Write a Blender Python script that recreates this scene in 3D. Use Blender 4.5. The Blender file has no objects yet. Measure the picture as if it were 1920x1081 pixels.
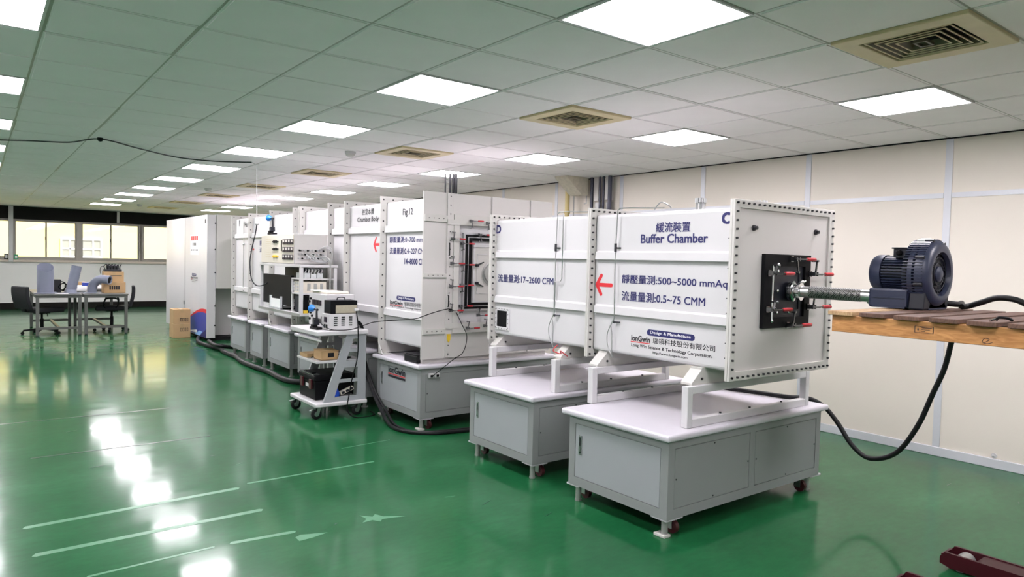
import bpy, bmesh, math, random
from mathutils import Vector, Matrix
random.seed(7)
PI = math.pi
SC = bpy.context.scene
COL = SC.collection

# ------------------------------------------------------------------ camera
def cam_axes(yaw, pitch, roll):
    f = Vector((math.sin(yaw)*math.cos(pitch), math.cos(yaw)*math.cos(pitch), math.sin(pitch)))
    r = Vector((math.cos(yaw), -math.sin(yaw), 0)); u = r.cross(f)
    return r*math.cos(roll)+u*math.sin(roll), u*math.cos(roll)-r*math.sin(roll), f
CR, CU, CF = cam_axes(math.radians(37.358), math.radians(-2.213), math.radians(1.401))
CAM_H = 1.52
cd = bpy.data.cameras.new('camera'); cam = bpy.data.objects.new('camera', cd); COL.objects.link(cam)
cd.sensor_width = 36.0; cd.lens = 1315.6/1920*36.0; cd.clip_start = 0.02; cd.clip_end = 200
cam.matrix_world = Matrix(((CR.x, CU.x, -CF.x, 0), (CR.y, CU.y, -CF.y, 0), (CR.z, CU.z, -CF.z, CAM_H), (0, 0, 0, 1)))
SC.camera = cam

# ------------------------------------------------------------------ world, sun, exposure
SC.view_settings.view_transform = 'Standard'; SC.view_settings.look = 'None'
SC.view_settings.exposure = 0.42; SC.view_settings.gamma = 1.0
SC.view_settings.use_curve_mapping = False
wd = bpy.data.worlds.new('world'); SC.world = wd; wd.use_nodes = True
bgn = wd.node_tree.nodes['Background']
bgn.inputs[0].default_value = (0.85, 0.92, 1.0, 1); bgn.inputs[1].default_value = 2.0
sl = bpy.data.lights.new('sun', 'SUN'); sl.energy = 8.5; sl.angle = 0.02; sl.color = (1.0, 0.95, 0.86)
sun = bpy.data.objects.new('sun', sl); COL.objects.link(sun)
sun.rotation_euler = Vector((-0.25, 0.62, -0.75)).to_track_quat('-Z', 'Y').to_euler()
PANEL_W = 26.0      # radiance of the LED ceiling panels

# ------------------------------------------------------------------ materials
def lin(c):
    if isinstance(c, str):
        c = tuple(int(c[i:i+2], 16)/255 for i in (0, 2, 4))
        c = tuple(x/12.92 if x <= 0.04045 else ((x+0.055)/1.055)**2.4 for x in c)
    return (c[0], c[1], c[2], 1.0)
MATS = {}
def mat(name, col, rough=0.5, metal=0.0, var=0.06, scale=8.0, bump=0.0, bscale=60.0, stretch=None, spec=0.5, emit=None, coat=0.0):
    m = bpy.data.materials.new(name); m.use_nodes = True; MATS[name] = m
    nt = m.node_tree; N = nt.nodes; L = nt.links; b = N['Principled BSDF']
    c = lin(col)
    b.inputs['Base Color'].default_value = c; b.inputs['Roughness'].default_value = rough
    b.inputs['Metallic'].default_value = metal; b.inputs['Specular IOR Level'].default_value = spec
    b.inputs['Coat Weight'].default_value = coat
    tc = N.new('ShaderNodeTexCoord'); src = tc.outputs['Object']
    if stretch:
        mp = N.new('ShaderNodeMapping'); mp.inputs['Scale'].default_value = stretch
        L.new(src, mp.inputs[0]); src = mp.outputs[0]
    if var:
        n = N.new('ShaderNodeTexNoise'); n.inputs['Scale'].default_value = scale; n.inputs['Detail'].default_value = 4
        L.new(src, n.inputs['Vector'])
        mx = N.new('ShaderNodeMix'); mx.data_type = 'RGBA'
        mx.inputs[6].default_value = tuple(x*(1-var) for x in c[:3])+(1,)
        mx.inputs[7].default_value = tuple(min(1, x*(1+var)) for x in c[:3])+(1,)
        L.new(n.outputs[0], mx.inputs[0]); L.new(mx.outputs[2], b.inputs['Base Color'])
    if bump:
        n2 = N.new('ShaderNodeTexNoise'); n2.inputs['Scale'].default_value = bscale; n2.inputs['Detail'].default_value = 3
        L.new(src, n2.inputs['Vector'])
        bp = N.new('ShaderNodeBump'); bp.inputs['Strength'].default_value = bump; bp.inputs['Distance'].default_value = 0.01
        L.new(n2.outputs[0], bp.inputs['Height']); L.new(bp.outputs[0], b.inputs['Normal'])
    if emit:
        b.inputs['Emission Color'].default_value = lin(emit[0]); b.inputs['Emission Strength'].default_value = emit[1]
    return m

M_white = mat('white_powder_coat', (.56, .55, .56), .38, var=.025, scale=3)
M_offw = mat('warm_white_coat', (.53, .515, .49), .42, var=.03, scale=3)
M_panelw = mat('grey_white_plate', (.56, .535, .52), .40, var=.03, scale=4, bump=.02, bscale=200)
M_slab = mat('white_laminate', (.58, .555, .605), .35, var=.03, scale=10)
M_cab = mat('grey_cabinet_coat', (.245, .255, .255), .42, var=.04, scale=5, bump=.02, bscale=300)  # cabinet coat, darkened to put the side shade into the colour
M_door = mat('blue_grey_door_coat', (.32, .335, .35), .40, var=.03, scale=5, bump=.02, bscale=300)  # cabinet coat lightened for light on the doors; plain grey on the trolley
M_gap = mat('dark_gap', (.012, .012, .014), .8, var=0, spec=.2)
M_black = mat('black_plastic', (.004, .004, .005), .5, var=.1, spec=.12)
M_rubber = mat('black_rubber', (.006, .006, .007), .48, var=.1, spec=.3)
M_fabric = mat('black_chair_fabric', (.008, .008, .011), .85, var=.2, bump=.2, bscale=300)
M_steel = mat('brushed_steel', (.55, .55, .56), .28, 1.0, var=.08, scale=30)
M_chrome = mat('chrome', (.75, .75, .76), .12, 1.0, var=.04)
M_clamp = mat('clamp_steel', (.22, .22, .23), .25, 1.0, var=.3, scale=60)
M_dsteel = mat('dark_steel', (.035, .035, .04), .4, .6, var=.1)
M_alu = mat('grey_aluminium', (.42, .42, .41), .40, .6, var=.05)
M_red = mat('red_grip', (.45, .015, .025), .40, var=.08)
M_maroon = mat('maroon_wheel', (.055, .008, .012), .35, var=.1)
M_navy = mat('navy_print', (.016, .016, .11), .5, var=.02)
M_redp = mat('red_print', (.62, .02, .03), .5, var=.02)
M_whitep = mat('white_print', (.85, .85, .88), .5, var=0)
M_blackp = mat('black_print', (.008, .008, .014), .5, var=0)
M_lblue = mat('light_blue_print', (.25, .45, .80), .5, var=0)
M_bluep = mat('blue_print', (.025, .05, .33), .35, var=.02)
M_blower = mat('blue_grey_casting', (.022, .028, .060), .36, var=.1, scale=20, bump=.04, bscale=150)
M_bdark = mat('dark_casting', (.010, .011, .018), .42, var=.1, scale=20, spec=.35)
M_card = mat('cardboard', (.46, .30, .15), .8, var=.10, scale=6, bump=.05, bscale=80)
M_tape = mat('packing_tape', (.40, .27, .13), .3, var=.05)
M_tleg = mat('table_steel', (.115, .115, .11), .4, .3, var=.08)
M_pvc = mat('grey_pvc', (.185, .20, .265), .35, var=.06)
M_yel = mat('yellow_paint', (.62, .50, .22), .45, var=.08)
M_brgt = mat('bright_yellow', (.75, .50, .03), .45, var=.05)
M_tray = mat('beige_plastic', (.68, .63, .54), .5, var=.04)
M_tan = mat('tan_grille', (.38, .34, .26), .7, var=.15, scale=80)
M_blue = mat('blue_plastic', (.02, .18, .55), .3, var=.05)
M_blued = mat('blue_liquid', (.01, .06, .45), .15, var=.05)
M_paper = mat('white_paper', (.82, .82, .82), .8, var=.02)
M_cream = mat('cream_wall_panel', (.73, .675, .60), .6, var=.035, scale=1.3, bump=.02, bscale=30)
M_wallw = mat('white_wall', (.74, .74, .72), .6, var=.04, scale=1.5, bump=.03, bscale=40)
M_trim = mat('grey_trim', (.62, .63, .67), .35, .1, var=.03)
M_blackw = mat('black_band', (.008, .007, .006), .6, var=.2, spec=.15)
M_sill = mat('window_sill', (.60, .52, .45), .5, var=.05)
M_wframe = mat('aluminium_window_frame', (.30, .28, .25), .4, .4, var=.06)
M_tile = mat('mineral_ceiling_tile', (.84, .805, .82), .75, var=.05, scale=3, bump=.08, bscale=140)
M_tee = mat('ceiling_tee_bar', (.34, .34, .31), .4, var=.03)  # pale bars coloured darker to paint in their shadow lines
M_vent = mat('yellowed_vent_frame', (.60, .50, .30), .5, var=.12, scale=9)
M_ventin = mat('vent_blade', (.10, .08, .045), .5, var=.15, scale=12)  # blade colour darkened to stand for the shade inside the vent
M_bracket = mat('stained_bracket', (.60, .54, .44), .6, var=.25, scale=25)
M_conduit = mat('dark_conduit', (.05, .05, .08), .45, var=.15)
M_facade = mat('yellow_facade', (.86, .68, .27), .8, var=.10, scale=.5)
M_ground = mat('concrete_ground', (.35, .34, .32), .9, var=.1)
M_worn = mat('worn_floor_paint', (.065, .21, .11), .3, var=.15, scale=6)
M_scuff = mat('dark_scuff', (.006, .035, .018), .3, var=.2)
M_led = mat('led_diffuser', (.9, .9, .9), .5, var=0, emit=((1.0, .945, 1.0), PANEL_W))
M_crimson = mat('crimson_paint', (.040, .004, .008), .4, var=.3, scale=10, spec=.25)
M_display = mat('meter_display', (.018, .012, .022), .4, var=.1, spec=.15)
M_clear = mat('acrylic_block', (.55, .57, .58), .15, var=.2, scale=20)
M_green = mat('green_sign', (.05, .30, .15), .5, var=.05)

def floor_material():
    m = bpy.data.materials.new('green_epoxy_floor'); m.use_nodes = True
    nt = m.node_tree; N = nt.nodes; L = nt.links; b = N['Principled BSDF']
    tc = N.new('ShaderNodeTexCoord')
    def noise(scale, det, st=None, rough=.5):
        mp = N.new('ShaderNodeMapping'); mp.inputs['Scale'].default_value = st or (1, 1, 1)
        L.new(tc.outputs['Object'], mp.inputs[0])
        n = N.new('ShaderNodeTexNoise'); n.inputs['Scale'].default_value = scale; n.inputs['Detail'].default_value = det
        n.inputs['Roughness'].default_value = rough
        L.new(mp.outputs[0], n.inputs['Vector']); return n.outputs[0]
    def ramp(src, stops):
        r = N.new('ShaderNodeValToRGB'); L.new(src, r.inputs[0])
        e = r.color_ramp.elements
        e[0].position, e[0].color = stops[0]; e[1].position, e[1].color = stops[-1]
        for p, c in stops[1:-1]:
            x = e.new(p); x.color = c
        return r.outputs[0]
    big = noise(.9, 5, (1, 1.6, 1), .6)
    col = ramp(big, [(.30, (.006, .070, .024, 1)), (.55, (.011, .094, .033, 1)), (.75, (.024, .125, .052, 1))])
    fine = noise(12, 6, (1, 2.2, 1), .65)
    fr = ramp(fine, [(.3, (.86, .86, .86, 1)), (.7, (1.12, 1.12, 1.12, 1))])
    mx = N.new('ShaderNodeMix'); mx.data_type = 'RGBA'; mx.blend_type = 'MULTIPLY'; mx.inputs[0].default_value = 1
    L.new(col, mx.inputs[6]); L.new(fr, mx.inputs[7]); L.new(mx.outputs[2], b.inputs['Base Color'])
    rr = ramp(noise(2.2, 5, (1, 2, 1)), [(.3, (.07, .07, .07, 1)), (.7, (.15, .15, .15, 1))])
    L.new(rr, b.inputs['Roughness'])
    b.inputs['Specular IOR Level'].default_value = .24
    b1 = N.new('ShaderNodeBump'); b1.inputs['Strength'].default_value = .06; b1.inputs['Distance'].default_value = .012
    L.new(noise(1.5, 1, (1, 1.6, 1)), b1.inputs['Height'])
    L.new(b1.outputs[0], b.inputs['Normal'])
    h = N.new('ShaderNodeBsdfPrincipled')          # the hazy, scuffed share of the varnish
    h.inputs['Roughness'].default_value = .30; h.inputs['Specular IOR Level'].default_value = .24
    L.new(mx.outputs[2], h.inputs['Base Color']); L.new(b1.outputs[0], h.inputs['Normal'])
    ms = N.new('ShaderNodeMixShader'); ms.inputs[0].default_value = .30
    L.new(b.outputs[0], ms.inputs[1]); L.new(h.outputs[0], ms.inputs[2]); L.new(ms.outputs[0], N['Material Output'].inputs[0])
    return m
M_floor = floor_material()

def wood_material(name, c1, c2):
    m = bpy.data.materials.new(name); m.use_nodes = True
    nt = m.node_tree; N = nt.nodes; L = nt.links; b = N['Principled BSDF']
    tc = N.new('ShaderNodeTexCoord'); mp = N.new('ShaderNodeMapping'); L.new(tc.outputs['Object'], mp.inputs[0])
    mp.inputs['Scale'].default_value = (2.2, 2.2, 14) if 'stringer' in name else (2, 14, 6)
    n = N.new('ShaderNodeTexNoise'); n.inputs['Scale'].default_value = 5; n.inputs['Detail'].default_value = 6; n.inputs['Distortion'].default_value = 1.2
    L.new(mp.outputs[0], n.inputs['Vector'])
    r = N.new('ShaderNodeValToRGB'); r.color_ramp.elements[0].color = lin(c1); r.color_ramp.elements[1].color = lin(c2)
    r.color_ramp.elements[0].position = .3; r.color_ramp.elements[1].position = .7
    L.new(n.outputs[0], r.inputs[0]); L.new(r.outputs[0], b.inputs['Base Color']); b.inputs['Roughness'].default_value = .7
    bp = N.new('ShaderNodeBump'); bp.inputs['Strength'].default_value = .2; bp.inputs['Distance'].default_value = .004
    L.new(n.outputs[0], bp.inputs['Height']); L.new(bp.outputs[0], b.inputs['Normal'])
    return m
M_stringer = wood_material('pine_stringer', (.30, .125, .035), (.52, .255, .085))
M_board = wood_material('brown_pallet_board', (.065, .032, .022), (.14, .072, .048))
M_board2 = wood_material('pale_pallet_board', (.30, .18, .09), (.50, .34, .18))

def braid_material():
    m = bpy.data.materials.new('steel_braid'); m.use_nodes = True
    nt = m.node_tree; N = nt.nodes; L = nt.links; b = N['Principled BSDF']
    b.inputs['Metallic'].default_value = 1; b.inputs['Roughness'].default_value = .28
    tc = N.new('ShaderNodeTexCoord')
    hs = []
    for a in (.9, -.9):
        mp = N.new('ShaderNodeMapping'); mp.inputs['Rotation'].default_value = (0, a, a)
        L.new(tc.outputs['Object'], mp.inputs[0])
        w = N.new('ShaderNodeTexWave'); w.inputs['Scale'].default_value = 46; w.bands_direction = 'Y'
        L.new(mp.outputs[0], w.inputs['Vector']); hs.append(w.outputs[1])
    ad = N.new('ShaderNodeMath'); ad.operation = 'MAXIMUM'; L.new(hs[0], ad.inputs[0]); L.new(hs[1], ad.inputs[1])
    cr = N.new('ShaderNodeValToRGB'); cr.color_ramp.elements[0].color = (.03, .03, .03, 1); cr.color_ramp.elements[1].color = (.42, .42, .42, 1)
    cr.color_ramp.elements[0].position = .35; cr.color_ramp.elements[1].position = .85
    L.new(ad.outputs[0], cr.inputs[0]); L.new(cr.outputs[0], b.inputs['Base Color'])
    bp = N.new('ShaderNodeBump'); bp.inputs['Strength'].default_value = .9; bp.inputs['Distance'].default_value = .004
    L.new(ad.outputs[0], bp.inputs['Height']); L.new(bp.outputs[0], b.inputs['Normal'])
    return m
M_braid = braid_material()

def glass_material():
    m = bpy.data.materials.new('window_glass'); m.use_nodes = True
    nt = m.node_tree; N = nt.nodes; L = nt.links
    N.remove(N['Principled BSDF']); out = N['Material Output']
    t = N.new('ShaderNodeBsdfTransparent'); t.inputs[0].default_value = (.93, .94, .92, 1)
    g = N.new('ShaderNodeBsdfGlossy'); g.inputs['Roughness'].default_value = .02
    fr = N.new('ShaderNodeFresnel'); fr.inputs[0].default_value = 1.45
    mx = N.new('ShaderNodeMixShader'); L.new(fr.outputs[0], mx.inputs[0]); L.new(t.outputs[0], mx.inputs[1]); L.new(g.outputs[0], mx.inputs[2])
    L.new(mx.outputs[0], out.inputs[0]); return m
M_glass = glass_material()

# ------------------------------------------------------------------ mesh builder
class MB:
    def __init__(s): s.v = []; s.f = []
    def add(s, vs, fs):
        o = len(s.v); s.v += [tuple(p) for p in vs]; s.f += [tuple(i+o for i in f) for f in fs]; return s
    def box(s, x0, x1, y0, y1, z0, z1):
        return s.add([(x0,y0,z0),(x1,y0,z0),(x1,y1,z0),(x0,y1,z0),(x0,y0,z1),(x1,y0,z1),(x1,y1,z1),(x0,y1,z1)],
                     [(0,3,2,1),(4,5,6,7),(0,1,5,4),(1,2,6,5),(2,3,7,6),(3,0,4,7)])
    def bar(s, p, q, w, h, up=(0,0,1)):
        p, q = Vector(p), Vector(q); d = (q-p).normalized(); u = Vector(up)
        r = d.cross(u)
        if r.length < 1e-4: r = d.cross(Vector((1,0,0)))
        r.normalize(); u = r.cross(d)
        vs = [c+r*a*w/2+u*b*h/2 for c in (p, q) for a, b in ((-1,-1),(1,-1),(1,1),(-1,1))]
        return s.add(vs, [(0,3,2,1),(4,5,6,7),(0,1,5,4),(1,2,6,5),(2,3,7,6),(3,0,4,7)])
    def cyl(s, p, q, r, r2=None, n=14, cap=True):
        return s.lathe([(r, 0), (r if r2 is None else r2, 1)], p, Vector(q)-Vector(p), n, cap)
    def lathe(s, prof, o, ax, n=20, cap=True):
        o = Vector(o); ax = Vector(ax); d = ax.normalized()
        e = d.cross(Vector((0,0,1)))
        if e.length < 1e-3: e = d.cross(Vector((1,0,0)))
        e.normalize(); g = d.cross(e)
        vs = []; fs = []
        for r, h in prof:
            for i in range(n):
                a = 2*PI*i/n; vs.append(o+ax*h+(e*math.cos(a)+g*math.sin(a))*r)
        for k in range(len(prof)-1):
            for i in range(n):
                j = (i+1) % n; fs.append((k*n+i, k*n+j, (k+1)*n+j, (k+1)*n+i))
        if cap:
            if prof[0][0] > 1e-6: fs.append(tuple(range(n-1, -1, -1)))
            if prof[-1][0] > 1e-6: fs.append(tuple((len(prof)-1)*n+i for i in range(n)))
        return s.add(vs, fs)
    def tube(s, pts, r, n=8):
        pts = [Vector(p) for p in pts]; m = len(pts); vs = []; fs = []
        t0 = (pts[1]-pts[0]).normalized(); e = t0.cross(Vector((0,0,1)))
        if e.length < 1e-3: e = t0.cross(Vector((1,0,0)))
        e.normalize()
        for k in range(m):
            t = (pts[min(k+1,m-1)]-pts[max(k-1,0)]).normalized()
            e = (e-t*e.dot(t)); e.normalize(); g = t.cross(e)
            for i in range(n):
                a = 2*PI*i/n; vs.append(pts[k]+(e*math.cos(a)+g*math.sin(a))*r)
        for k in range(m-1):
            for i in range(n):
                j = (i+1) % n; fs.append((k*n+i, k*n+j, (k+1)*n+j, (k+1)*n+i))
        fs.append(tuple(range(n-1,-1,-1))); fs.append(tuple((m-1)*n+i for i in range(n)))
        return s.add(vs, fs)
    def prism(s, poly, ax, a, b):
        def P(u, v, w): return (w,u,v) if ax == 'x' else ((u,w,v) if ax == 'y' else (u,v,w))
        n = len(poly)
        vs = [P(u,v,a) for u,v in poly]+[P(u,v,b) for u,v in poly]
        fs = [tuple(range(n-1,-1,-1)), tuple(range(n,2*n))]+[(i,(i+1)%n,n+(i+1)%n,n+i) for i in range(n)]
        return s.add(vs, fs)
    def ring(s, o, i, ax, a, b):
        """rectangular frame: o, i = (u0,u1,v0,v1) outer and inner, between a and b along ax"""
        def P(u, v, w): return (w,u,v) if ax == 'x' else ((u,w,v) if ax == 'y' else (u,v,w))
        def rc(t): return [(t[0],t[2]),(t[1],t[2]),(t[1],t[3]),(t[0],t[3])]
        vs = [P(u,v,w) for w in (a,b) for t in (o,i) for u,v in rc(t)]
        fs = []
        for k in range(4):
            j = (k+1) % 4
            fs += [(k,j,4+j,4+k),(8+k,12+k,12+j,8+j),(k,8+k,8+j,j),(4+k,4+j,12+j,12+k)]
        return s.add(vs, fs)
    def ball(s, c, r, n=10, m=7, sc=(1,1,1)):
        c = Vector(c); vs = [c+Vector((0,0,r*sc[2]))]; fs = []
        for k in range(1, m):
            t = PI*k/m
            for i in range(n):
                a = 2*PI*i/n; vs.append(c+Vector((r*sc[0]*math.sin(t)*math.cos(a), r*sc[1]*math.sin(t)*math.sin(a), r*sc[2]*math.cos(t))))
        vs.append(c-Vector((0,0,r*sc[2]))); e = len(vs)-1
        for i in range(n): fs.append((0, 1+i, 1+(i+1)%n)); fs.append((e, 1+(m-2)*n+(i+1)%n, 1+(m-2)*n+i))
        for k in range(m-2):
            for i in range(n):
                j = (i+1)%n; fs.append((1+k*n+i, 1+(k+1)*n+i, 1+(k+1)*n+j, 1+k*n+j))
        return s.add(vs, fs)

def spl(pts, k=8):
    P = [Vector(p) for p in pts]; out = []
    for i in range(len(P)-1):
        a, b, c, d = P[max(i-1,0)], P[i], P[i+1], P[min(i+2,len(P)-1)]
        for t in range(k):
            t /= k
            out.append(.5*((2*b)+(c-a)*t+(2*a-5*b+4*c-d)*t*t+(3*b-a-3*c+d)*t**3))
    out.append(P[-1]); return out

ROOT = {}      # object name -> world origin used by its whole tree
def finish(me, smooth, fix=True):
    if fix:
        bm = bmesh.new(); bm.from_mesh(me); bmesh.ops.recalc_face_normals(bm, faces=bm.faces); bm.to_mesh(me); bm.free()
    if smooth:
        me.polygons.foreach_set('use_smooth', [True]*len(me.polygons)); me.set_sharp_from_angle(angle=math.radians(40))
def obj(name, mb, m, parent=None, smooth=False, bevel=0, kind=None, label=None, origin=None, seg=2):
    o0 = ROOT[parent.name] if parent is not None else Vector(origin or (0,0,0))
    me = bpy.data.meshes.new(name)
    me.from_pydata([(x-o0.x, y-o0.y, z-o0.z) for x,y,z in mb.v], [], mb.f)
    finish(me, smooth); me.materials.append(m)
    o = bpy.data.objects.new(name, me); COL.objects.link(o)
    if parent is not None: o.parent = parent
    else: o.location = o0
    ROOT[o.name] = o0
    if bevel:
        b = o.modifiers.new('bevel', 'BEVEL'); b.width = bevel; b.segments = seg; b.limit_method = 'ANGLE'
        b.harden_normals = False
    if kind: o['kind'] = kind
    if label: o['label'] = label
    return o
def tag(o, label, cat, group=None):
    o['label'] = label; o['category'] = cat
    if group: o['group'] = group
    return o
def thing(name, label, cat, loc=(0,0,0), group=None):
    o = bpy.data.objects.new(name, None); COL.objects.link(o); o.location = loc; o.empty_display_size = .1
    ROOT[o.name] = Vector(loc); return tag(o, label, cat, group)
def solo(name, mb, m, label, cat, group=None, origin=(0,0,0), **k):
    return tag(obj(name, mb, m, None, origin=origin, **k), label, cat, group)
def struct(name, mb, m, label=None, **k):
    o = obj(name, mb, m, **k); o['kind'] = 'structure'
    if label: o['label'] = label
    return o
def dup(root, loc, rotz=0, label=None):
    r = root.copy(); COL.objects.link(r); r.location = loc; r.rotation_euler = (0,0,rotz); ROOT[r.name] = Vector(loc)
    if label: r['label'] = label
    for ch in list(root.children):
        c = ch.copy(); COL.objects.link(c); c.parent = r
        for g in list(ch.children):
            d = g.copy(); COL.objects.link(d); d.parent = c
    return r

def text(name, s, face, pos, u0, v0, w, h, m, parent, bold=.012, label=None):
    """flat lettering on a wall facing -X (face='x', u runs along -Y) or -Y (face='y', u runs along +X)"""
    cu = bpy.data.curves.new(name, 'FONT'); cu.body = s; cu.size = 1; cu.resolution_u = 3
    t = bpy.data.objects.new(name, cu); COL.objects.link(t)
    dg = bpy.context.evaluated_depsgraph_get(); dg.update()
    me = bpy.data.meshes.new_from_object(t.evaluated_get(dg))
    bold *= 1.75 if s.isascii() else 1.0
    lay = 0; bm = bmesh.new()                      # heavier strokes: the same glyphs laid a hair to each side
    for dx, dy in ((-bold, -bold*.7), (bold, -bold*.7), (-bold, bold*.7), (bold, bold*.7)) if bold > .008 else ((0, 0),):
        n0 = len(bm.verts); bm.from_mesh(me); bm.verts.ensure_lookup_table()
        for v in bm.verts[n0:]: v.co.x += dx; v.co.y += dy; v.co.z = lay*.00016
        lay += 1
    bm.to_mesh(me); bm.free()
    bpy.data.objects.remove(t); bpy.data.curves.remove(cu)
    xs = [v.co.x for v in me.vertices]; ys = [v.co.y for v in me.vertices]
    if not xs: return None
    a, b, c, d = min(xs), max(xs), min(ys), max(ys); o0 = ROOT[parent.name]
    for v in me.vertices:
        u = (v.co.x-a)/(b-a)*w; q = (v.co.y-c)/(d-c)*h
        p = Vector((pos-v.co.z, u0-u, v0+q)) if face == 'x' else Vector((u0+u, pos-v.co.z, v0+q))
        v.co = p-o0
    me.materials.clear(); me.materials.append(m)
    o = bpy.data.objects.new(name, me); COL.objects.link(o); o.parent = parent; ROOT[o.name] = o0
    if label: o['label'] = label
    return o
def capsule(p, q, r, n=6):
    (a,b),(c,d) = p, q; t = math.atan2(d-b, c-a)
    return [(a+r*math.cos(t+PI/2+PI*i/n), b+r*math.sin(t+PI/2+PI*i/n)) for i in range(n+1)]+[(c+r*math.cos(t-PI/2+PI*i/n), d+r*math.sin(t-PI/2+PI*i/n)) for i in range(n+1)]
def arrow(parent, X, y_tip, y_tail, zc, hh, r):
    mb = MB()
    for p, q in (((y_tip-r, zc), (y_tip-r-hh*.55, zc+hh-r)), ((y_tip-r, zc), (y_tip-r-hh*.55, zc-hh+r)), ((y_tip-r, zc), (y_tail+r, zc))):
        mb.prism(capsule(p, q, r), 'x', X-.001-.0004*len(mb.f)/20, X)
    return obj('arrow_mark', mb, M_redp, parent, label='red arrow pointing left')
def decal(parent, X, yb, zb, wb, hb, ylogo, zlogo, hl, ycorp, zc, wc, hc, yurl, zu, wu, hu, wl, ycn, wcn):
    r = hb/2
    obj('badge', MB().prism(capsule((yb-r, zb+r), (yb-wb+r, zb+r), r), 'x', X-.0006, X), M_navy, parent, label='navy rounded badge')
    text('badge_lettering', 'Design & Manufacture', 'x', X-.0012, yb-.04*wb*2, zb+hb*.2, wb*.84, hb*.62, M_whitep, parent, .006)
    text('maker_lettering', 'lonGwin', 'x', X-.0006, ylogo, zlogo, wl, hl, M_blackp, parent, .02)
    obj('underline', MB().box(X-.0008, X, ylogo-wl, ylogo+.004, zlogo-.008, zlogo-.003), M_redp, parent)
    text('maker_lettering', '瑞領科技股份有限公司', 'x', X-.0006, ycn, zlogo, wcn, hl, M_blackp, parent, .01)
    text('maker_lettering', 'Long Win Science & Technology Corporation.', 'x', X-.0006, ycorp, zc, wc, hc, M_blackp, parent, .01)
    text('maker_lettering', 'http://www.longwin.com', 'x', X-.0006, yurl, zu, wu, hu, M_blackp, parent, .005)

# ------------------------------------------------------------------ room
CEIL = 2.606; CX = .6014; S = .61; GX = .3393; GY = -3.6472
def tx(j): return j*CX-GX
def ty(i): return i*S-GY
XL, XR, YF, YB = tx(-3), 6.31, ty(-13), 21.7
floor = struct('floor', MB().box(XL, XR, YF, YB, -.2, 0), M_floor, 'glossy green epoxy floor with worn streaks')
def mark(pts, m, name, z=.0008):
    return obj(name, MB().prism(pts, 'z', 0, z), m, floor)
def strip(x0, y0, x1, y1, w, m=M_worn, name='worn_streak'):
    d = Vector((x1-x0, y1-y0)).normalized(); n = Vector((-d.y, d.x))*w/2
    k = w*.4
    return mark([(x0-n.x*.4, y0-n.y*.4), (x0+k+n.x, y0+n.y), (x1-k+n.x, y1+n.y), (x1+n.x*.3, y1+n.y*.3), (x1-k-n.x, y1-n.y), (x0+k-n.x, y0-n.y)], m, name)
strip(.19, 4.60, 1.36, 4.655, .045); strip(1.42, 4.72, 2.36, 4.735, .025); strip(.21, 4.155, 1.36, 4.18, .045)
strip(1.05, 3.775, 1.40, 3.745, .035); strip(.40, 3.745, .98, 3.775, .02); strip(2.3, 5.2, 2.75, 5.24, .012)
mark([(1.79,3.775),(1.80,3.70),(1.755,3.66),(1.82,3.665),(1.85,3.62),(1.875,3.65),(2.02,3.615),(1.90,3.685),(1.875,3.745),(1.845,3.715)], M_worn, 'worn_patch')
mark([(1.365,3.665),(1.40,3.685),(1.535,3.635),(1.44,3.61),(1.365,3.605)], M_worn, 'worn_patch')
strip(.10, 7.47, 1.50, 7.46, .03, M_scuff, 'dark_scuff'); strip(.30, 6.13, 1.55, 6.14, .025, M_scuff, 'dark_scuff')
for k in range(26):
    x, y = random.uniform(.3, 5.6), random.uniform(1.3, 7.5); a = random.uniform(-.3, .5); l = random.uniform(.02, .10)
    strip(x, y, x+l*math.cos(a), y+l*math.sin(a), random.uniform(.003, .010), M_scuff if k % 3 else M_worn, 'scuff_mark')

ceiling = struct('ceiling', MB().box(XL-.2, XR+.2, YF-.2, YB+.3, CEIL+.06, CEIL+.2), M_tee, 'suspended ceiling of square tiles')
LIGHTS = [(c, i) for c in (0, 4, 8) for i in range(-9, 25, 3)]
VENTS = [-4, 0, 4, 8, 12, 16, 20, 24]
taken = set(LIGHTS) | {(6, i) for i in VENTS}
tiles = []
for j in range(-3, 12):
    for i in range(-13, 30):
        if (j, i) in taken: continue
        x0, x1, y0, y1 = tx(j), min(tx(j+1), XR), ty(i), min(ty(i+1), YB)
        if x1-x0 < .03 or y1-y0 < .03: continue
        c = Vector(((x0+x1)/2, (y0+y1)/2, CEIL-CAM_H)); d = c.dot(CF)
        vis = d > .3 and abs(c.dot(CR)/d*1315.6) < 1080 and abs(c.dot(CU)/d*1315.6) < 640
        tiles.append((0 if vis else 1, c.length, x0, x1, y0, y1))
tiles.sort()
shared = {}
rest = MB(); g = .006
for k, (o, d, x0, x1, y0, y1) in enumerate(tiles):
    if k < 300 and o == 0:
        key = (round(x1-x0, 3), round(y1-y0, 3))
        if key not in shared:
            w, h = key
            mb = MB().box(g, w-g, g, h-g, .004, .016).box(g+.012, w-g-.012, g+.012, h-g-.012, 0, .004)
            t = obj('ceiling_tile', mb, M_tile, ceiling); t.location = (x0, y0, CEIL); shared[key] = t
        else:
            t = shared[key].copy(); COL.objects.link(t); t.location = (x0, y0, CEIL+random.uniform(-.0015, .0015))
    else:
        rest.box(x0+g, x1-g, y0+g, y1-g, CEIL, CEIL+.016)
obj('ceiling_tiles_beyond', rest, M_tile, ceiling, kind='stuff')
for j in range(-2, 12):
    w = .012
    obj('tee_bar', MB().box(tx(j)-w, tx(j)+w, YF, YB, CEIL+.005, CEIL+.03), M_tee, ceiling)
for i in range(-12, 30):
    obj('tee_bar', MB().box(XL, XR, ty(i)-.012, ty(i)+.012, CEIL+.006, CEIL+.028), M_tee, ceiling)
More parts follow.
